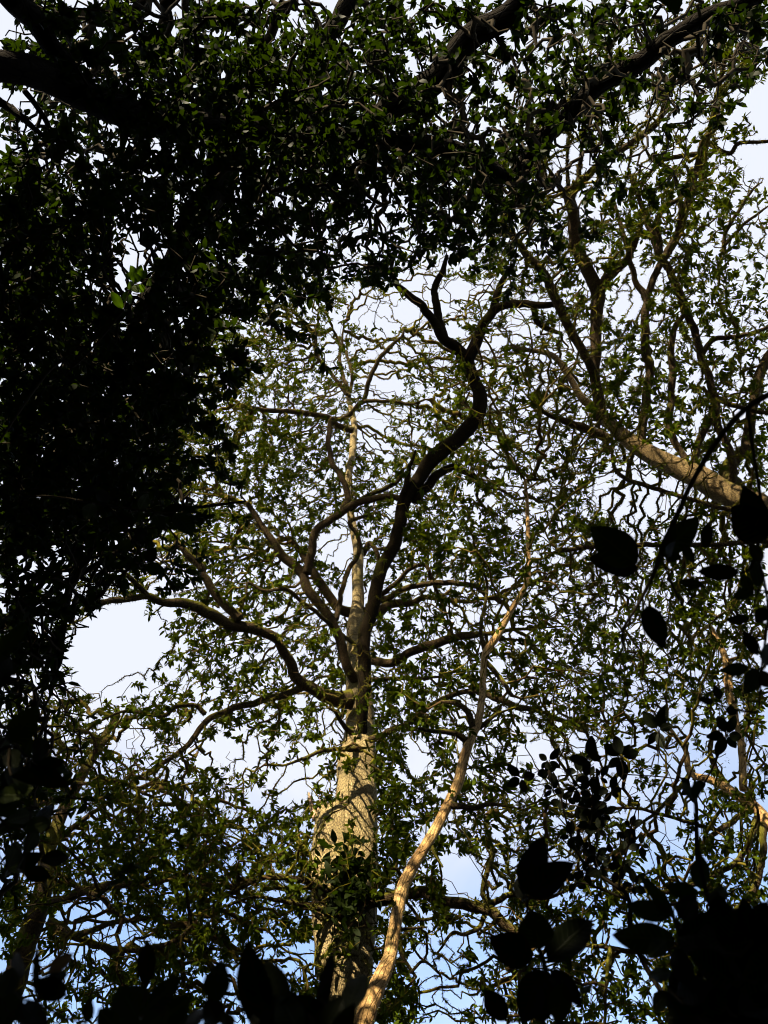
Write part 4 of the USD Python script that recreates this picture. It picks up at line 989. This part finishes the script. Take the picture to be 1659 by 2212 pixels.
# ------------------------------------------------------------------ saplings close to the camera, leaf by leaf
class Sapling:
    def __init__(self, name, base, label, cat='sapling'):
        self.t = Thing(name, base, label, cat)
        self.k = 0
        self.line, self.foot = [], []

    def stem(self, rows, ground=None, name='stem'):
        a = np.asarray(rows, float)
        rad = np.maximum(0.5 * a[:, 3] * depth_scale(a[:, 0], a[:, 1], a[:, 2]), 0.0012)
        q = np.c_[place(a[:, 0], a[:, 1], a[:, 2]), rad]
        if ground is not None:
            q = np.vstack([[*ground, rad[0] * 1.3], [*(np.array(ground) * 0.5 + q[0, :3] * 0.5), rad[0] * 1.1], q])
        p, r = catmull(q[:, :3], 7), np.interp(np.linspace(0, len(q) - 1, (len(q) - 1) * 7 + 1), np.arange(len(q)), q[:, 3])
        p, r, t = resample(p, r, max(0.02, r.mean() * 3))
        v, f, uv = tube(p, r, 7, t, 0.1, 4.0, seed=self.k)
        mark_line(p, r)
        self.line.append(p)
        self.t.part(name, (v, f), M_DTWIG, smooth=True, uv=uv)

    def stalks(self):
        """Every leaf hangs by a stalk from the nearest stem, or from the leaf next to it on the way there."""
        ft = np.array(self.foot)
        st = np.vstack(self.line)
        st = st[st[:, 2] > 0.8]
        d, i = cKDTree(st).query(ft)
        a, b = ft, st[i]
        for k in np.argsort(d):
            o = [q for q in range(len(ft)) if d[q] < d[k] * 0.75]
            if o and d[k] > 0.12:
                dd = np.linalg.norm(ft[o] - ft[k], axis=1)
                if dd.min() < d[k] * 0.8:
                    b[k] = ft[o[int(dd.argmin())]]
        m = (a + b) / 2 - np.c_[0 * d, 0 * d, 0.05 * d]
        w = np.where(d > 0.15, 0.0026, 0.0017)
        v, f = frusta(np.vstack([a, m]), np.vstack([m, b]), np.r_[w * .7, w * .8], np.r_[w * .8, w], 4)
        self.t.part('stalks', (v, f), M_DTWIG, smooth=True, kind='stuff')

    def leaf(self, b, tp, w, r, dr=0.0, mat=None, bend=None, label=None):
        """b, tp: base and tip in picture units; w: width in picture units; r: distance; dr: how much farther the tip is."""
        g = np.random.default_rng(1000 + self.k + int(b[0]) * 7 + int(b[1]))
        self.k += 1
        B, T = place(b[0], b[1], r), place(tp[0], tp[1], r + dr)
        self.foot.append(B)
        ax = T - B
        ln = np.linalg.norm(ax)
        ax /= ln
        view = -ray((b[0] + tp[0]) / 2, (b[1] + tp[1]) / 2)
        nrm = unit(view + g.normal(0, 0.22, 3))
        nrm = unit(nrm - ax * (nrm @ ax))
        sd = np.cross(ax, nrm)
        wd = w * float(depth_scale(b[0], b[1], r))
        t = np.r_[0, 0.05, np.linspace(0.12, 1, 10)]
        prof = np.sin(np.pi * np.clip((t - 0.04) / 0.96, 0, 1) ** g.uniform(0.80, 0.98)) ** 0.78
        prof[0] = prof[1] = 0.025
        prof[-1] = 0.02
        bend = g.uniform(-0.02, 0.14) if bend is None else bend
        cup = g.uniform(0.03, 0.16)
        wave = g.uniform(0, 6.28)
        cols = np.array([-1, -0.55, 0, 0.55, 1])
        rows, uv = [], []
        for ti, pi in zip(t, prof):
            for c in cols:
                off = bend * ln * (0.25 - (ti - 0.5) ** 2) * 1.6 + cup * wd * abs(c) * pi + 0.02 * ln * math.sin(wave + ti * 11 + c * 2) * abs(c)
                rows.append(B + ax * ln * ti + sd * (c * pi * wd / 2) + nrm * off)
                uv.append((c * pi * 0.5, ti))
        k = len(cols)
        i, j = np.meshgrid(np.arange(len(t) - 1), np.arange(k - 1), indexing='ij')
        q = np.stack([i * k + j, i * k + j + 1, (i + 1) * k + j + 1, (i + 1) * k + j], -1).reshape(-1, 4)
        f = np.vstack([q[:, [0, 1, 2]], q[:, [0, 2, 3]]])
        rows = np.array(rows)
        self.t.part('leaf', (rows, f), mat or M_BIG[int(g.choice(3, p=(.45, .45, .10)))], smooth=True, uv=np.array(uv), label=label)
        u, v, z = project(rows)
        e = [x * k for x in range(len(t))] + [x * k + k - 1 for x in range(len(t) - 1, -1, -1)]
        MDRAW.polygon([(u[x], v[x]) for x in e], fill=1)

    def leaves(self, tc, tr, rows, r):
        for bx, by, tx, ty, w, *more in rows:
            g = np.random.default_rng(self.k * 13 + int(bx))
            (b, tp) = tl(tc, tr, [(bx, by), (tx, ty)])
            self.leaf(b, tp, 0.3332 * w, r + g.uniform(-0.08, 0.08) * r, dr=g.uniform(-0.06, 0.06), mat=more[0] if more else None)

    def rosette(self, c, r, size, n, g, wr=0.42):
        """A whorl of leaves round a shoot tip, seen more or less from below."""
        a0 = g.uniform(0, 6.28)
        for k in range(n):
            a = a0 + k * 6.283 / n + g.normal(0, 0.28)
            l = size * g.uniform(0.62, 1.1)
            fs = g.uniform(0.7, 1.0)
            tp = (c[0] + math.cos(a) * l * fs, c[1] + math.sin(a) * l)
            b = (c[0] + math.cos(a) * l * 0.08, c[1] + math.sin(a) * l * 0.08)
            self.leaf(b, tp, l * wr * g.uniform(0.85, 1.15), r + g.uniform(-.02, .02) * r, mat=M_BIG[1], dr=g.uniform(-0.35, 0.35) * l * r / FPX)


fr = Sapling('broad_leaved_sapling', (2.3, 1.3, 0.0), 'broad-leaved sapling whose thin branch crosses the right side with big round leaves')
R = 1.75
fr.stem(pts(2, 1, [(2300, 620, R, 44), (1900, 770, R, 42), (1659, 900, R, 40), (1480, 1020, R, 38), (1300, 1240, R, 34), (1150, 1500, R, 32), (1080, 1659, R, 32), (1000, 1830, R, 34), (930, 2030, R, 32), (865, 2170, R, 26), (800, 2290, R, 22), (715, 2430, R, 20), (722, 2540, R, 16), (650, 2660, R, 10)]), ground=(2.3, 1.3, -0.05))
fr.stem(pts(2, 1, [(1530, 1000, R, 24), (1560, 1240, R, 24), (1600, 1500, R, 24), (1620, 1700, R, 22), (1560, 2000, R, 20), (1480, 2060, R, 14)]))
fr.stem(pts(2, 2, [(1600, 300, R, 18), (1660, 620, R, 18), (1620, 1000, R, 16), (1600, 1300, R, 10)]))
fr.stem(pts(2, 2, [(960, 260, R, 10), (1010, 400, R, 16), (1090, 580, R, 14), (1130, 640, R, 6)]))
fr.leaves(2, 2, [(825, 345, 505, 95, 235, M_BIG[0]), (825, 365, 495, 300, 190, M_BIG[1]), (868, 595, 985, 885, 152, M_BIG[1]), (950, 300, 1215, 30, 165), (1250, 245, 1270, 70, 82), (1490, 390, 1205, 385, 112), (1250, 470, 1075, 450, 75),
    (1545, 690, 1385, 700, 74), (1500, 760, 1595, 930, 84), (1545, 1010, 1350, 1030, 90), (1600, 1010, 1500, 1180, 110), (1310, 1240, 1205, 1205, 54), (1380, 1275, 1462, 1305, 66), (1355, 1225, 1310, 1120, 60), (1659, 190, 1420, -40, 240, M_BIG[1]), (1640, 170, 1500, -170, 170, M_BIG[1]),
    (980, 290, 1100, 290, 70), (1620, 330, 1540, 190, 80), (1600, 500, 1560, 300, 90), (1560, 500, 1430, 560, 80), (1650, 620, 1580, 720, 90), (1490, 395, 1560, 560, 80), (1640, 1000, 1659, 850, 80), (1620, 1020, 1700, 1150, 110), (1000, 300, 1060, 190, 60), (1100, 200, 1180, 330, 70)], R)

sp = Sapling('whorled_sapling', (3.2, 4.2, 0.0), 'slim sapling with small whorls of dark leaves against the sky, low on the right')
R = 4.7
sp.stem(pts(2, 3, [(1000, 1500, R, 34), (760, 860, R, 30), (690, 780, R, 24), (560, 690, R, 20), (430, 560, R, 16), (340, 300, R, 13), (300, 100, R, 12), (240, -20, R, 8)]), ground=(3.2, 4.2, -0.05))
for a in [[(690, 780, R, 18), (720, 620, R, 14), (760, 480, R, 12), (770, 380, R, 9), (830, 200, R, 7)], [(560, 690, R, 14), (500, 500, R, 12), (520, 300, R, 10), (520, 150, R, 8), (500, 0, R, 8), (440, -110, R, 7)], [(760, 480, R, 10), (850, 500, R, 8), (880, 480, R, 5)],
          [(520, 300, R, 10), (640, 160, R, 8), (720, 40, R, 8), (700, -70, R, 6)], [(720, 40, R, 8), (1000, 60, R, 8), (1110, 90, R, 6)], [(1200, 600, R, 24), (1195, 380, R, 22), (1190, 200, R, 18), (1090, 60, R, 12), (960, -90, R, 10), (955, -230, R, 7)], [(1190, 200, R, 12), (1300, 0, R, 10), (1390, -200, R, 7)],
          [(760, 860, R, 20), (480, 750, R, 12), (400, 760, R, 8)]]:
    sp.stem(pts(2, 3, a), name='branch')
g = np.random.default_rng(77)
for tc, tr, x, y, sz, n in [(2, 2, 945, 1415, 140, 6), (2, 2, 1390, 1445, 130, 6), (2, 2, 235, 1615, 100, 5), (2, 2, 500, 1600, 120, 6), (2, 2, 710, 1590, 130, 6), (2, 3, 1160, 130, 110, 4), (2, 3, 640, 150, 95, 5), (2, 3, 500, 60, 105, 6), (2, 3, 430, 30, 95, 5), (2, 3, 240, 20, 90, 5),
                           (2, 3, 265, 140, 85, 4), (2, 3, 320, 210, 80, 5), (2, 3, 420, 240, 100, 6), (2, 3, 510, 260, 110, 6), (2, 3, 520, 180, 105, 6), (2, 3, 590, 300, 90, 6), (2, 3, 500, 350, 100, 6), (2, 3, 560, 400, 90, 5), (2, 3, 450, 520, 90, 5), (2, 3, 540, 560, 95, 6), (2, 3, 570, 650, 90, 5),
                           (2, 3, 770, 380, 85, 5), (2, 3, 740, 460, 80, 4), (2, 3, 840, 500, 80, 4), (2, 3, 710, 640, 95, 5), (2, 3, 680, 660, 80, 4), (2, 3, 410, 740, 90, 4), (2, 3, 470, 680, 85, 4), (2, 3, 790, 760, 90, 5), (2, 3, 60, 60, 110, 4), (2, 3, 380, 440, 90, 5), (2, 3, 640, 560, 70, 3), (2, 3, 420, 130, 80, 4), (2, 3, 570, 60, 80, 4)]:
    c = tl(tc, tr, [(x, y)])[0]
    sp.rosette(c, R * g.uniform(0.92, 1.08), 0.3332 * sz * 1.15, n, g, 0.48)

br = Sapling('big_leaved_shrub', (1.5, 1.7, 0.0), 'big-leaved shrub standing black against the light in the lower right corner')
R = 1.55
br.stem(pts(2, 3, [(700, 2400, R, 60), (330, 1700, R, 50), (250, 1450, R, 44), (200, 1240, R, 34), (110, 1000, R, 24), (100, 860, R, 20), (90, 760, R, 12)]), ground=(1.5, 1.7, -0.05))
br.stem(pts(2, 3, [(900, 2500, R, 70), (1150, 1700, R, 60), (1130, 1300, R, 54), (1080, 1000, R, 44), (1040, 960, R, 20)]))
br.stem(pts(2, 3, [(1150, 1500, R, 50), (1330, 1050, R, 40), (1270, 850, R, 34), (1215, 600, R, 26), (1200, 400, R, 24), (1185, 190, R, 18)]))
br.leaves(2, 3, [(70, 850, 205, 445, 195, M_BIG[1]), (90, 830, 405, 615, 190, M_BIG[1]), (185, 1190, 130, 920, 235, M_BIG[0]), (210, 1270, 520, 985, 215, M_BIG[1]), (150, 1245, -150, 1100, 215, M_BIG[1]), (160, 1280, 200, 1659, 260, M_BIG[1]), (-30, 1650, -175, 1440, 150), (240, 1300, 460, 1560, 130), (330, 1380, 290, 1659, 150),
    (1080, 1120, 650, 1085, 195, M_BIG[0]), (1060, 960, 740, 895, 135), (1070, 990, 830, 690, 90, M_BIG[0]), (1230, 810, 995, 770, 115), (1220, 800, 1225, 560, 130), (1255, 850, 1395, 795, 130), (1380, 1200, 1465, 915, 175), (1180, 205, 1105, 95, 62), (1185, 205, 1205, 75, 66), (200, 1320, 60, 1659, 190),
    (60, 860, 40, 700, 90), (1100, 1000, 1180, 820, 150), (1290, 900, 1360, 1060, 130), (1040, 1320, 890, 1350, 90), (1020, 1440, 920, 1580, 110), (1000, 1120, 880, 1230, 110), (430, 1450, 520, 1420, 50), (380, 1330, 350, 1220, 40)], R)
g = np.random.default_rng(41)
for _ in range(64):
    x, y = g.uniform(1080, 1720), g.uniform(960, 1760)
    a = g.uniform(0, 6.28)
    l = g.uniform(240, 380)
    br.leaves(2, 3, [(x - math.cos(a) * l / 2, y - math.sin(a) * l / 2, x + math.cos(a) * l / 2, y + math.sin(a) * l / 2, l * g.uniform(.45, .6), M_BIG[1])], R * g.uniform(0.9, 1.15))

bl_ = Sapling('ribbed_leaf_shrub', (-0.35, 1.25, 0.0), 'low shrub with dark ribbed leaves along the bottom edge, left of the trunk')
R = 1.15
bl_.stem(pts(1, 3, [(-100, 2300, R, 40), (100, 1900, R, 36), (300, 1640, R, 30), (420, 1500, R, 14)]), ground=(-0.35, 1.25, -0.05))
bl_.stem(pts(0, 3, [(1350, 2200, R, 40), (1500, 1800, R, 30), (1400, 1560, R, 14)]), name='branch')
bl_.stem(pts(0, 3, [(700, 2200, R, 40), (900, 1800, R, 30), (930, 1600, R, 20), (940, 1450, R, 10)]), name='branch')
bl_.stem(pts(0, 3, [(-100, 2100, R, 40), (100, 1750, R, 30), (260, 1500, R, 20), (300, 1380, R, 10)]), name='branch')
bl_.leaves(1, 3, [(410, 1640, 495, 1200, 105, M_BIG[1]), (560, 1640, 705, 1335, 170, M_BIG[1]), (60, 1659, -60, 1130, 175, M_BIG[1]), (330, 1640, 130, 1420, 150), (200, 1640, 60, 1240, 190), (500, 1720, 260, 1470, 170), (640, 1800, 380, 1500, 200), (300, 1760, 150, 1480, 200), (420, 1760, 560, 1470, 150), (120, 1760, 210, 1480, 160), (80, 1700, -10, 1480, 190), (520, 1800, 640, 1520, 150), (340, 1720, 350, 1460, 160), (200, 1800, 420, 1540, 200), (40, 1800, 200, 1560, 220)], R)
bl_.leaves(0, 3, [(940, 1440, 955, 1120, 125, M_BIG[1]), (1385, 1560, 1440, 1245, 200, M_BIG[0]), (900, 1610, 1185, 1345, 140, M_BIG[0]), (930, 1680, 770, 1420, 270, M_BIG[0]), (1390, 1700, 1330, 1500, 180, M_BIG[1]), (1620, 1650, 1600, 1120, 170, M_BIG[1]), (-20, 1690, 140, 1440, 170, M_BIG[0]), (120, 1540, 320, 1659, 130), (230, 1500, 240, 1140, 50), (250, 1480, 440, 1330, 150), (440, 1480, 210, 1370, 150),
    (300, 1330, 475, 1205, 95, M_BROWN), (60, 1420, 130, 1200, 130), (0, 1500, 90, 1290, 150), (1000, 1659, 1240, 1480, 170), (780, 1720, 640, 1560, 150), (1140, 1720, 1200, 1560, 150), (560, 1659, 590, 1480, 80), (1500, 1720, 1430, 1590, 120), (20, 1659, 30, 1430, 200), (160, 1720, 230, 1540, 170), (930, 1720, 1090, 1560, 160), (1250, 1720, 1290, 1560, 150)], R)

lf = Sapling('edge_sapling', (-1.5, 1.3, 0.0), 'sapling with long dark leaves reaching in from the left edge')
R = 1.75
lf.stem(pts(0, 2, [(-250, 1800, R, 34), (-60, 1600, R, 30), (70, 1510, R, 24), (140, 1560, R, 20), (200, 1600, R, 12)]), ground=(-1.5, 1.3, -0.05))
lf.stem(pts(0, 2, [(-200, 1500, R, 30), (-60, 1200, R, 26), (-10, 940, R, 18), (0, 900, R, 10)]), name='branch')
lf.leaves(0, 2, [(75, 1505, 242, 1250, 175, M_BIG[0]), (-10, 930, 178, 715, 110, M_BIG[0]), (205, 1600, 455, 1690, 95, M_BIG[2]), (0, 930, 100, 1060, 110), (-40, 1180, 70, 930, 110), (200, 1600, 320, 1480, 130), (150, 1590, 210, 1460, 80), (240, 1640, 420, 1620, 90), (60, 1540, 110, 1659, 120), (160, 1620, 330, 1780, 140), (40, 1600, -60, 1440, 150), (120, 1640, 60, 1800, 160), (190, 1660, 440, 1780, 130), (20, 1660, 200, 1800, 170), (-30, 960, 80, 820, 130)], R)
for i_ in range(14):
    x, y = rng.uniform(-40, 260), rng.uniform(1700, 2400)
    a = rng.uniform(-1.2, 0.6)
    lf.leaves(0, 2, [(x, y, x + 190 * math.cos(a), y + 190 * math.sin(a), 105)], R * rng.uniform(.9, 1.2))

hb = Sapling('hanging_branch_shrub', (-2.6, 2.4, 0.0), 'tall shrub whose drooping leaves hang below the evergreen at the left')
R = 3.0
hb.stem(pts(0, 2, [(-300, 100, R, 16), (200, -100, R, 14), (700, -40, R, 13), (1000, 0, R, 11), (1130, 5, R, 8)]), ground=(-2.6, 2.4, -0.05))
hb.stem(pts(0, 2, [(700, -40, R, 16), (850, 150, R, 12), (920, 300, R, 10), (900, 340, R, 8)]), name='branch')
hb.leaves(0, 2, [(1125, 5, 1250, 150, 115, M_BIG[0]), (930, 360, 1070, 375, 90), (900, 350, 845, 365, 70), (950, 330, 1010, 230, 90), (890, 370, 895, 430, 40), (1040, 20, 1180, -50, 70), (1000, 10, 1060, 120, 90), (760, 0, 860, 80, 90), (820, 60, 720, 130, 80), (860, 160, 960, 120, 80), (850, 180, 760, 250, 80), (600, -60, 560, 60, 90), (500, -90, 620, -170, 80), (900, -10, 960, -120, 80), (700, -50, 640, -150, 80)], R)

sg = Sapling('leaf_sprig', (-2.3, 2.9, 0.0), 'sprig of bright green leaves against the sky gap at the upper left', 'sprig')
R = 4.2
sg.stem(pts(0, 1, [(200, 900, R, 16), (500, 700, R, 14), (800, 350, R, 12), (850, 230, R, 10), (880, 130, R, 7)]), ground=(-2.3, 2.9, -0.05))
M_LIT = big_leaf_material('sprig_leaf', (0.040, 0.062, 0.004), (0.05, 0.075, 0.008), 0.40)
sg.leaves(0, 1, [(880, 140, 845, 60, 60, M_LIT), (885, 130, 915, 55, 50, M_LIT), (870, 150, 810, 120, 60, M_LIT), (890, 150, 950, 100, 60, M_LIT), (870, 170, 830, 220, 60, M_LIT), (890, 190, 940, 230, 60, M_LIT), (960, 150, 985, 190, 55, M_LIT), (850, 230, 800, 290, 60, M_LIT), (830, 250, 850, 310, 50, M_LIT), (800, 350, 720, 230, 60, M_LIT), (880, 180, 880, 110, 70, M_LIT), (860, 190, 900, 240, 60, M_LIT)], R)


for q_ in (fr, sp, br, bl_, lf, hb, sg):
    q_.stalks()


# ------------------------------------------------------------------ unseen tall tree added behind the camera to shade the front of the crowns
nb = Tree('shading_tree', (-4.6, -4.8, 0.0), 'unseen tall tree added behind the camera to shade the front limb and crowns')
nb.limb([[-4.6, -4.8, -.3, .5], [-4.6, -4.8, 3, .36], [-4.6, -4.7, 9, .30], [-4.5, -4.6, 16, .22], [-4.4, -4.5, 22, .12], [-4.3, -4.4, 26, .04]], M_BARK, name='trunk', sides=24)
g = np.random.default_rng(61)
C = []
for k in range(26):
    a, h = k * 2.4 + g.normal(0, .2), 19.8 + 7 * k / 26
    q = g.uniform(1.8, 4.6) * (1 - 0.4 * (h - 19) / 8)
    st = np.array([-4.5, -4.6, h - 2.0])
    en = st + np.array([math.cos(a) * q, math.sin(a) * q, g.uniform(1.4, 2.6)])
    nb.limb([[*st, .08], [*(st * .5 + en * .5 + [0, 0, -.2]), .055], [*en, .02]], M_LIMB, sides=6, seeds=False)
    if en[1] > -0.6:
        en[1] = -0.6
    C.append(en[None] + g.normal(0, 1, (260, 3)) * np.array([0.95, 0.95, 0.5]))
C = np.concatenate(C)
LIT = [plane_y(u, v, y) for u, v, y in [(765, 1620, 9.7), (760, 1660, 9.7), (750, 1760, 9.6), (740, 1800, 9.6), (740, 2060, 9.6), (760, 2110, 9.6), (640, 1440, 9), (610, 1400, 9)]]
LIT += [place(u, v, r) for u, v, r in [(800, 2180, 6.6), (830, 2100, 7.0), (855, 2000, 7.4), (870, 1920, 7.7), (900, 1850, 8.1), (950, 1770, 8.6), (1020, 1590, 9.4), (1080, 1370, 10.6), (1560, 1060, 12.7), (1480, 1010, 13.1), (1420, 985, 13.4), (660, 660, 22), (700, 760, 20), (650, 850, 19), (900, 1000, 17), (1000, 1180, 16), (960, 1300, 15), (470, 1640, 13), (1600, 1760, 12), (1520, 600, 15), (1420, 420, 15.5)]]
LIT = np.array(LIT)  # spots meant to be sunlit; foliage towards the sun is cut away


def in_shade(c, rad, n=99):
    """Keeps what stands clear of gaps cut through the foliage for the sun."""
    keep = np.ones(len(c), bool)
    for q in LIT[:n]:
        d = c - q
        keep &= np.linalg.norm(d - (d @ SUN)[:, None] * SUN, axis=1) > rad
    return keep


C = C[(C[:, 1] < 0.0) & (C[:, 2] > 18.6)]
C = C[in_shade(C, 0.75)]
bl = leaf_blades(C, unit(g.normal(0, 1, C.shape)), g.uniform(.16, .3, len(C)), g.uniform(.08, .14, len(C)), g)
nb.t.part('foliage', (bl.reshape(-1, 3), (LEAF_F[None] + (np.arange(len(bl)) * 6)[:, None, None]).reshape(-1, 3)), M_LEAF, smooth=True, kind='stuff')
nb2 = Tree('shading_tree', (-11.5, -5.0, 0.0), 'unseen bare-stemmed tree added far back on the left to shade the lower left crown')  # second unseen tree, added to keep sun off the lower left tree
nb2.limb([[-11.5, -5, -.3, .4], [-11.5, -5, 5, .3], [-11.4, -5, 12, .22], [-11.4, -4.9, 20, .05]], M_BARK, name='trunk', sides=20)
C = []
for k in range(34):
    a, h = k * 2.4 + g.normal(0, .2), 15 + 7.5 * k / 34
    q = g.uniform(1.2, 5.2)
    st = np.array([-11.4, -5.0, h - 1.5])
    en = st + np.array([math.cos(a) * q, math.sin(a) * q, g.uniform(1.0, 2.0)])
    nb2.limb([[*st, .07], [*(st * .5 + en * .5 + [0, 0, -.2]), .05], [*en, .02]], M_LIMB, sides=6, seeds=False)
    C.append(en[None] + g.normal(0, 1, (420, 3)) * np.array([0.9, 0.9, 0.6]))
C = np.concatenate(C)
C = C[in_shade(C, 0.7)]
bl = leaf_blades(C, unit(g.normal(0, 1, C.shape)), g.uniform(.16, .3, len(C)), g.uniform(.08, .14, len(C)), g)
nb2.t.part('foliage', (bl.reshape(-1, 3), (LEAF_F[None] + (np.arange(len(bl)) * 6)[:, None, None]).reshape(-1, 3)), M_LEAF, smooth=True, kind='stuff')
# unseen foliage added behind and beside the camera to shade the near leaves
n_ = 120000
C = np.stack([g.uniform(-10, 10, n_), g.uniform(-10, 7, n_), g.uniform(5.0, 9.0, n_)], 1)
C[:, 2] -= 0.035 * (C[:, 0] ** 2 + C[:, 1] ** 2) * 0.6
u_, v_, z_ = project(C)
out = (z_ < 0.1) | (u_ < -150) | (u_ > UW + 150) | (v_ < -150)
C = C[out & (C[:, 2] > 2.5) & (meshkit.fbm(C * 0.6, 3) > 0.40) & (np.hypot(C[:, 0], C[:, 1] - 3) > 0.5)]
C = C[in_shade(C, 0.7)]
bl = leaf_blades(C, unit(g.normal(0, 1, C.shape)), g.uniform(.16, .30, len(C)), g.uniform(.08, .15, len(C)), g)
over.t.part('foliage', (bl.reshape(-1, 3), (LEAF_F[None] + (np.arange(len(bl)) * 6)[:, None, None]).reshape(-1, 3)), M_DARK, smooth=True, kind='stuff')


settle_leaves()
if __name__ == 'stats':
    print('leaves', {s['tree'].t.path: (s['n'], len(s['blades'])) for s in LEAFSETS})
    cur = np.asarray(MASK, dtype=np.float32)
    cell = np.array([[cur[int(i*79):int(i*79+79), int(j*79):int(j*79+79)].mean() for j in range(21)] for i in range(28)])
    tg = np.array([[TARGET[int(i*7.9):int(i*7.9+8), int(j*7.9):int(j*7.9+8)].mean() for j in range(21)] for i in range(28)])
    for r in np.round((cell - tg) * 10).astype(int):
        print(' '.join('%2d' % q for q in r))
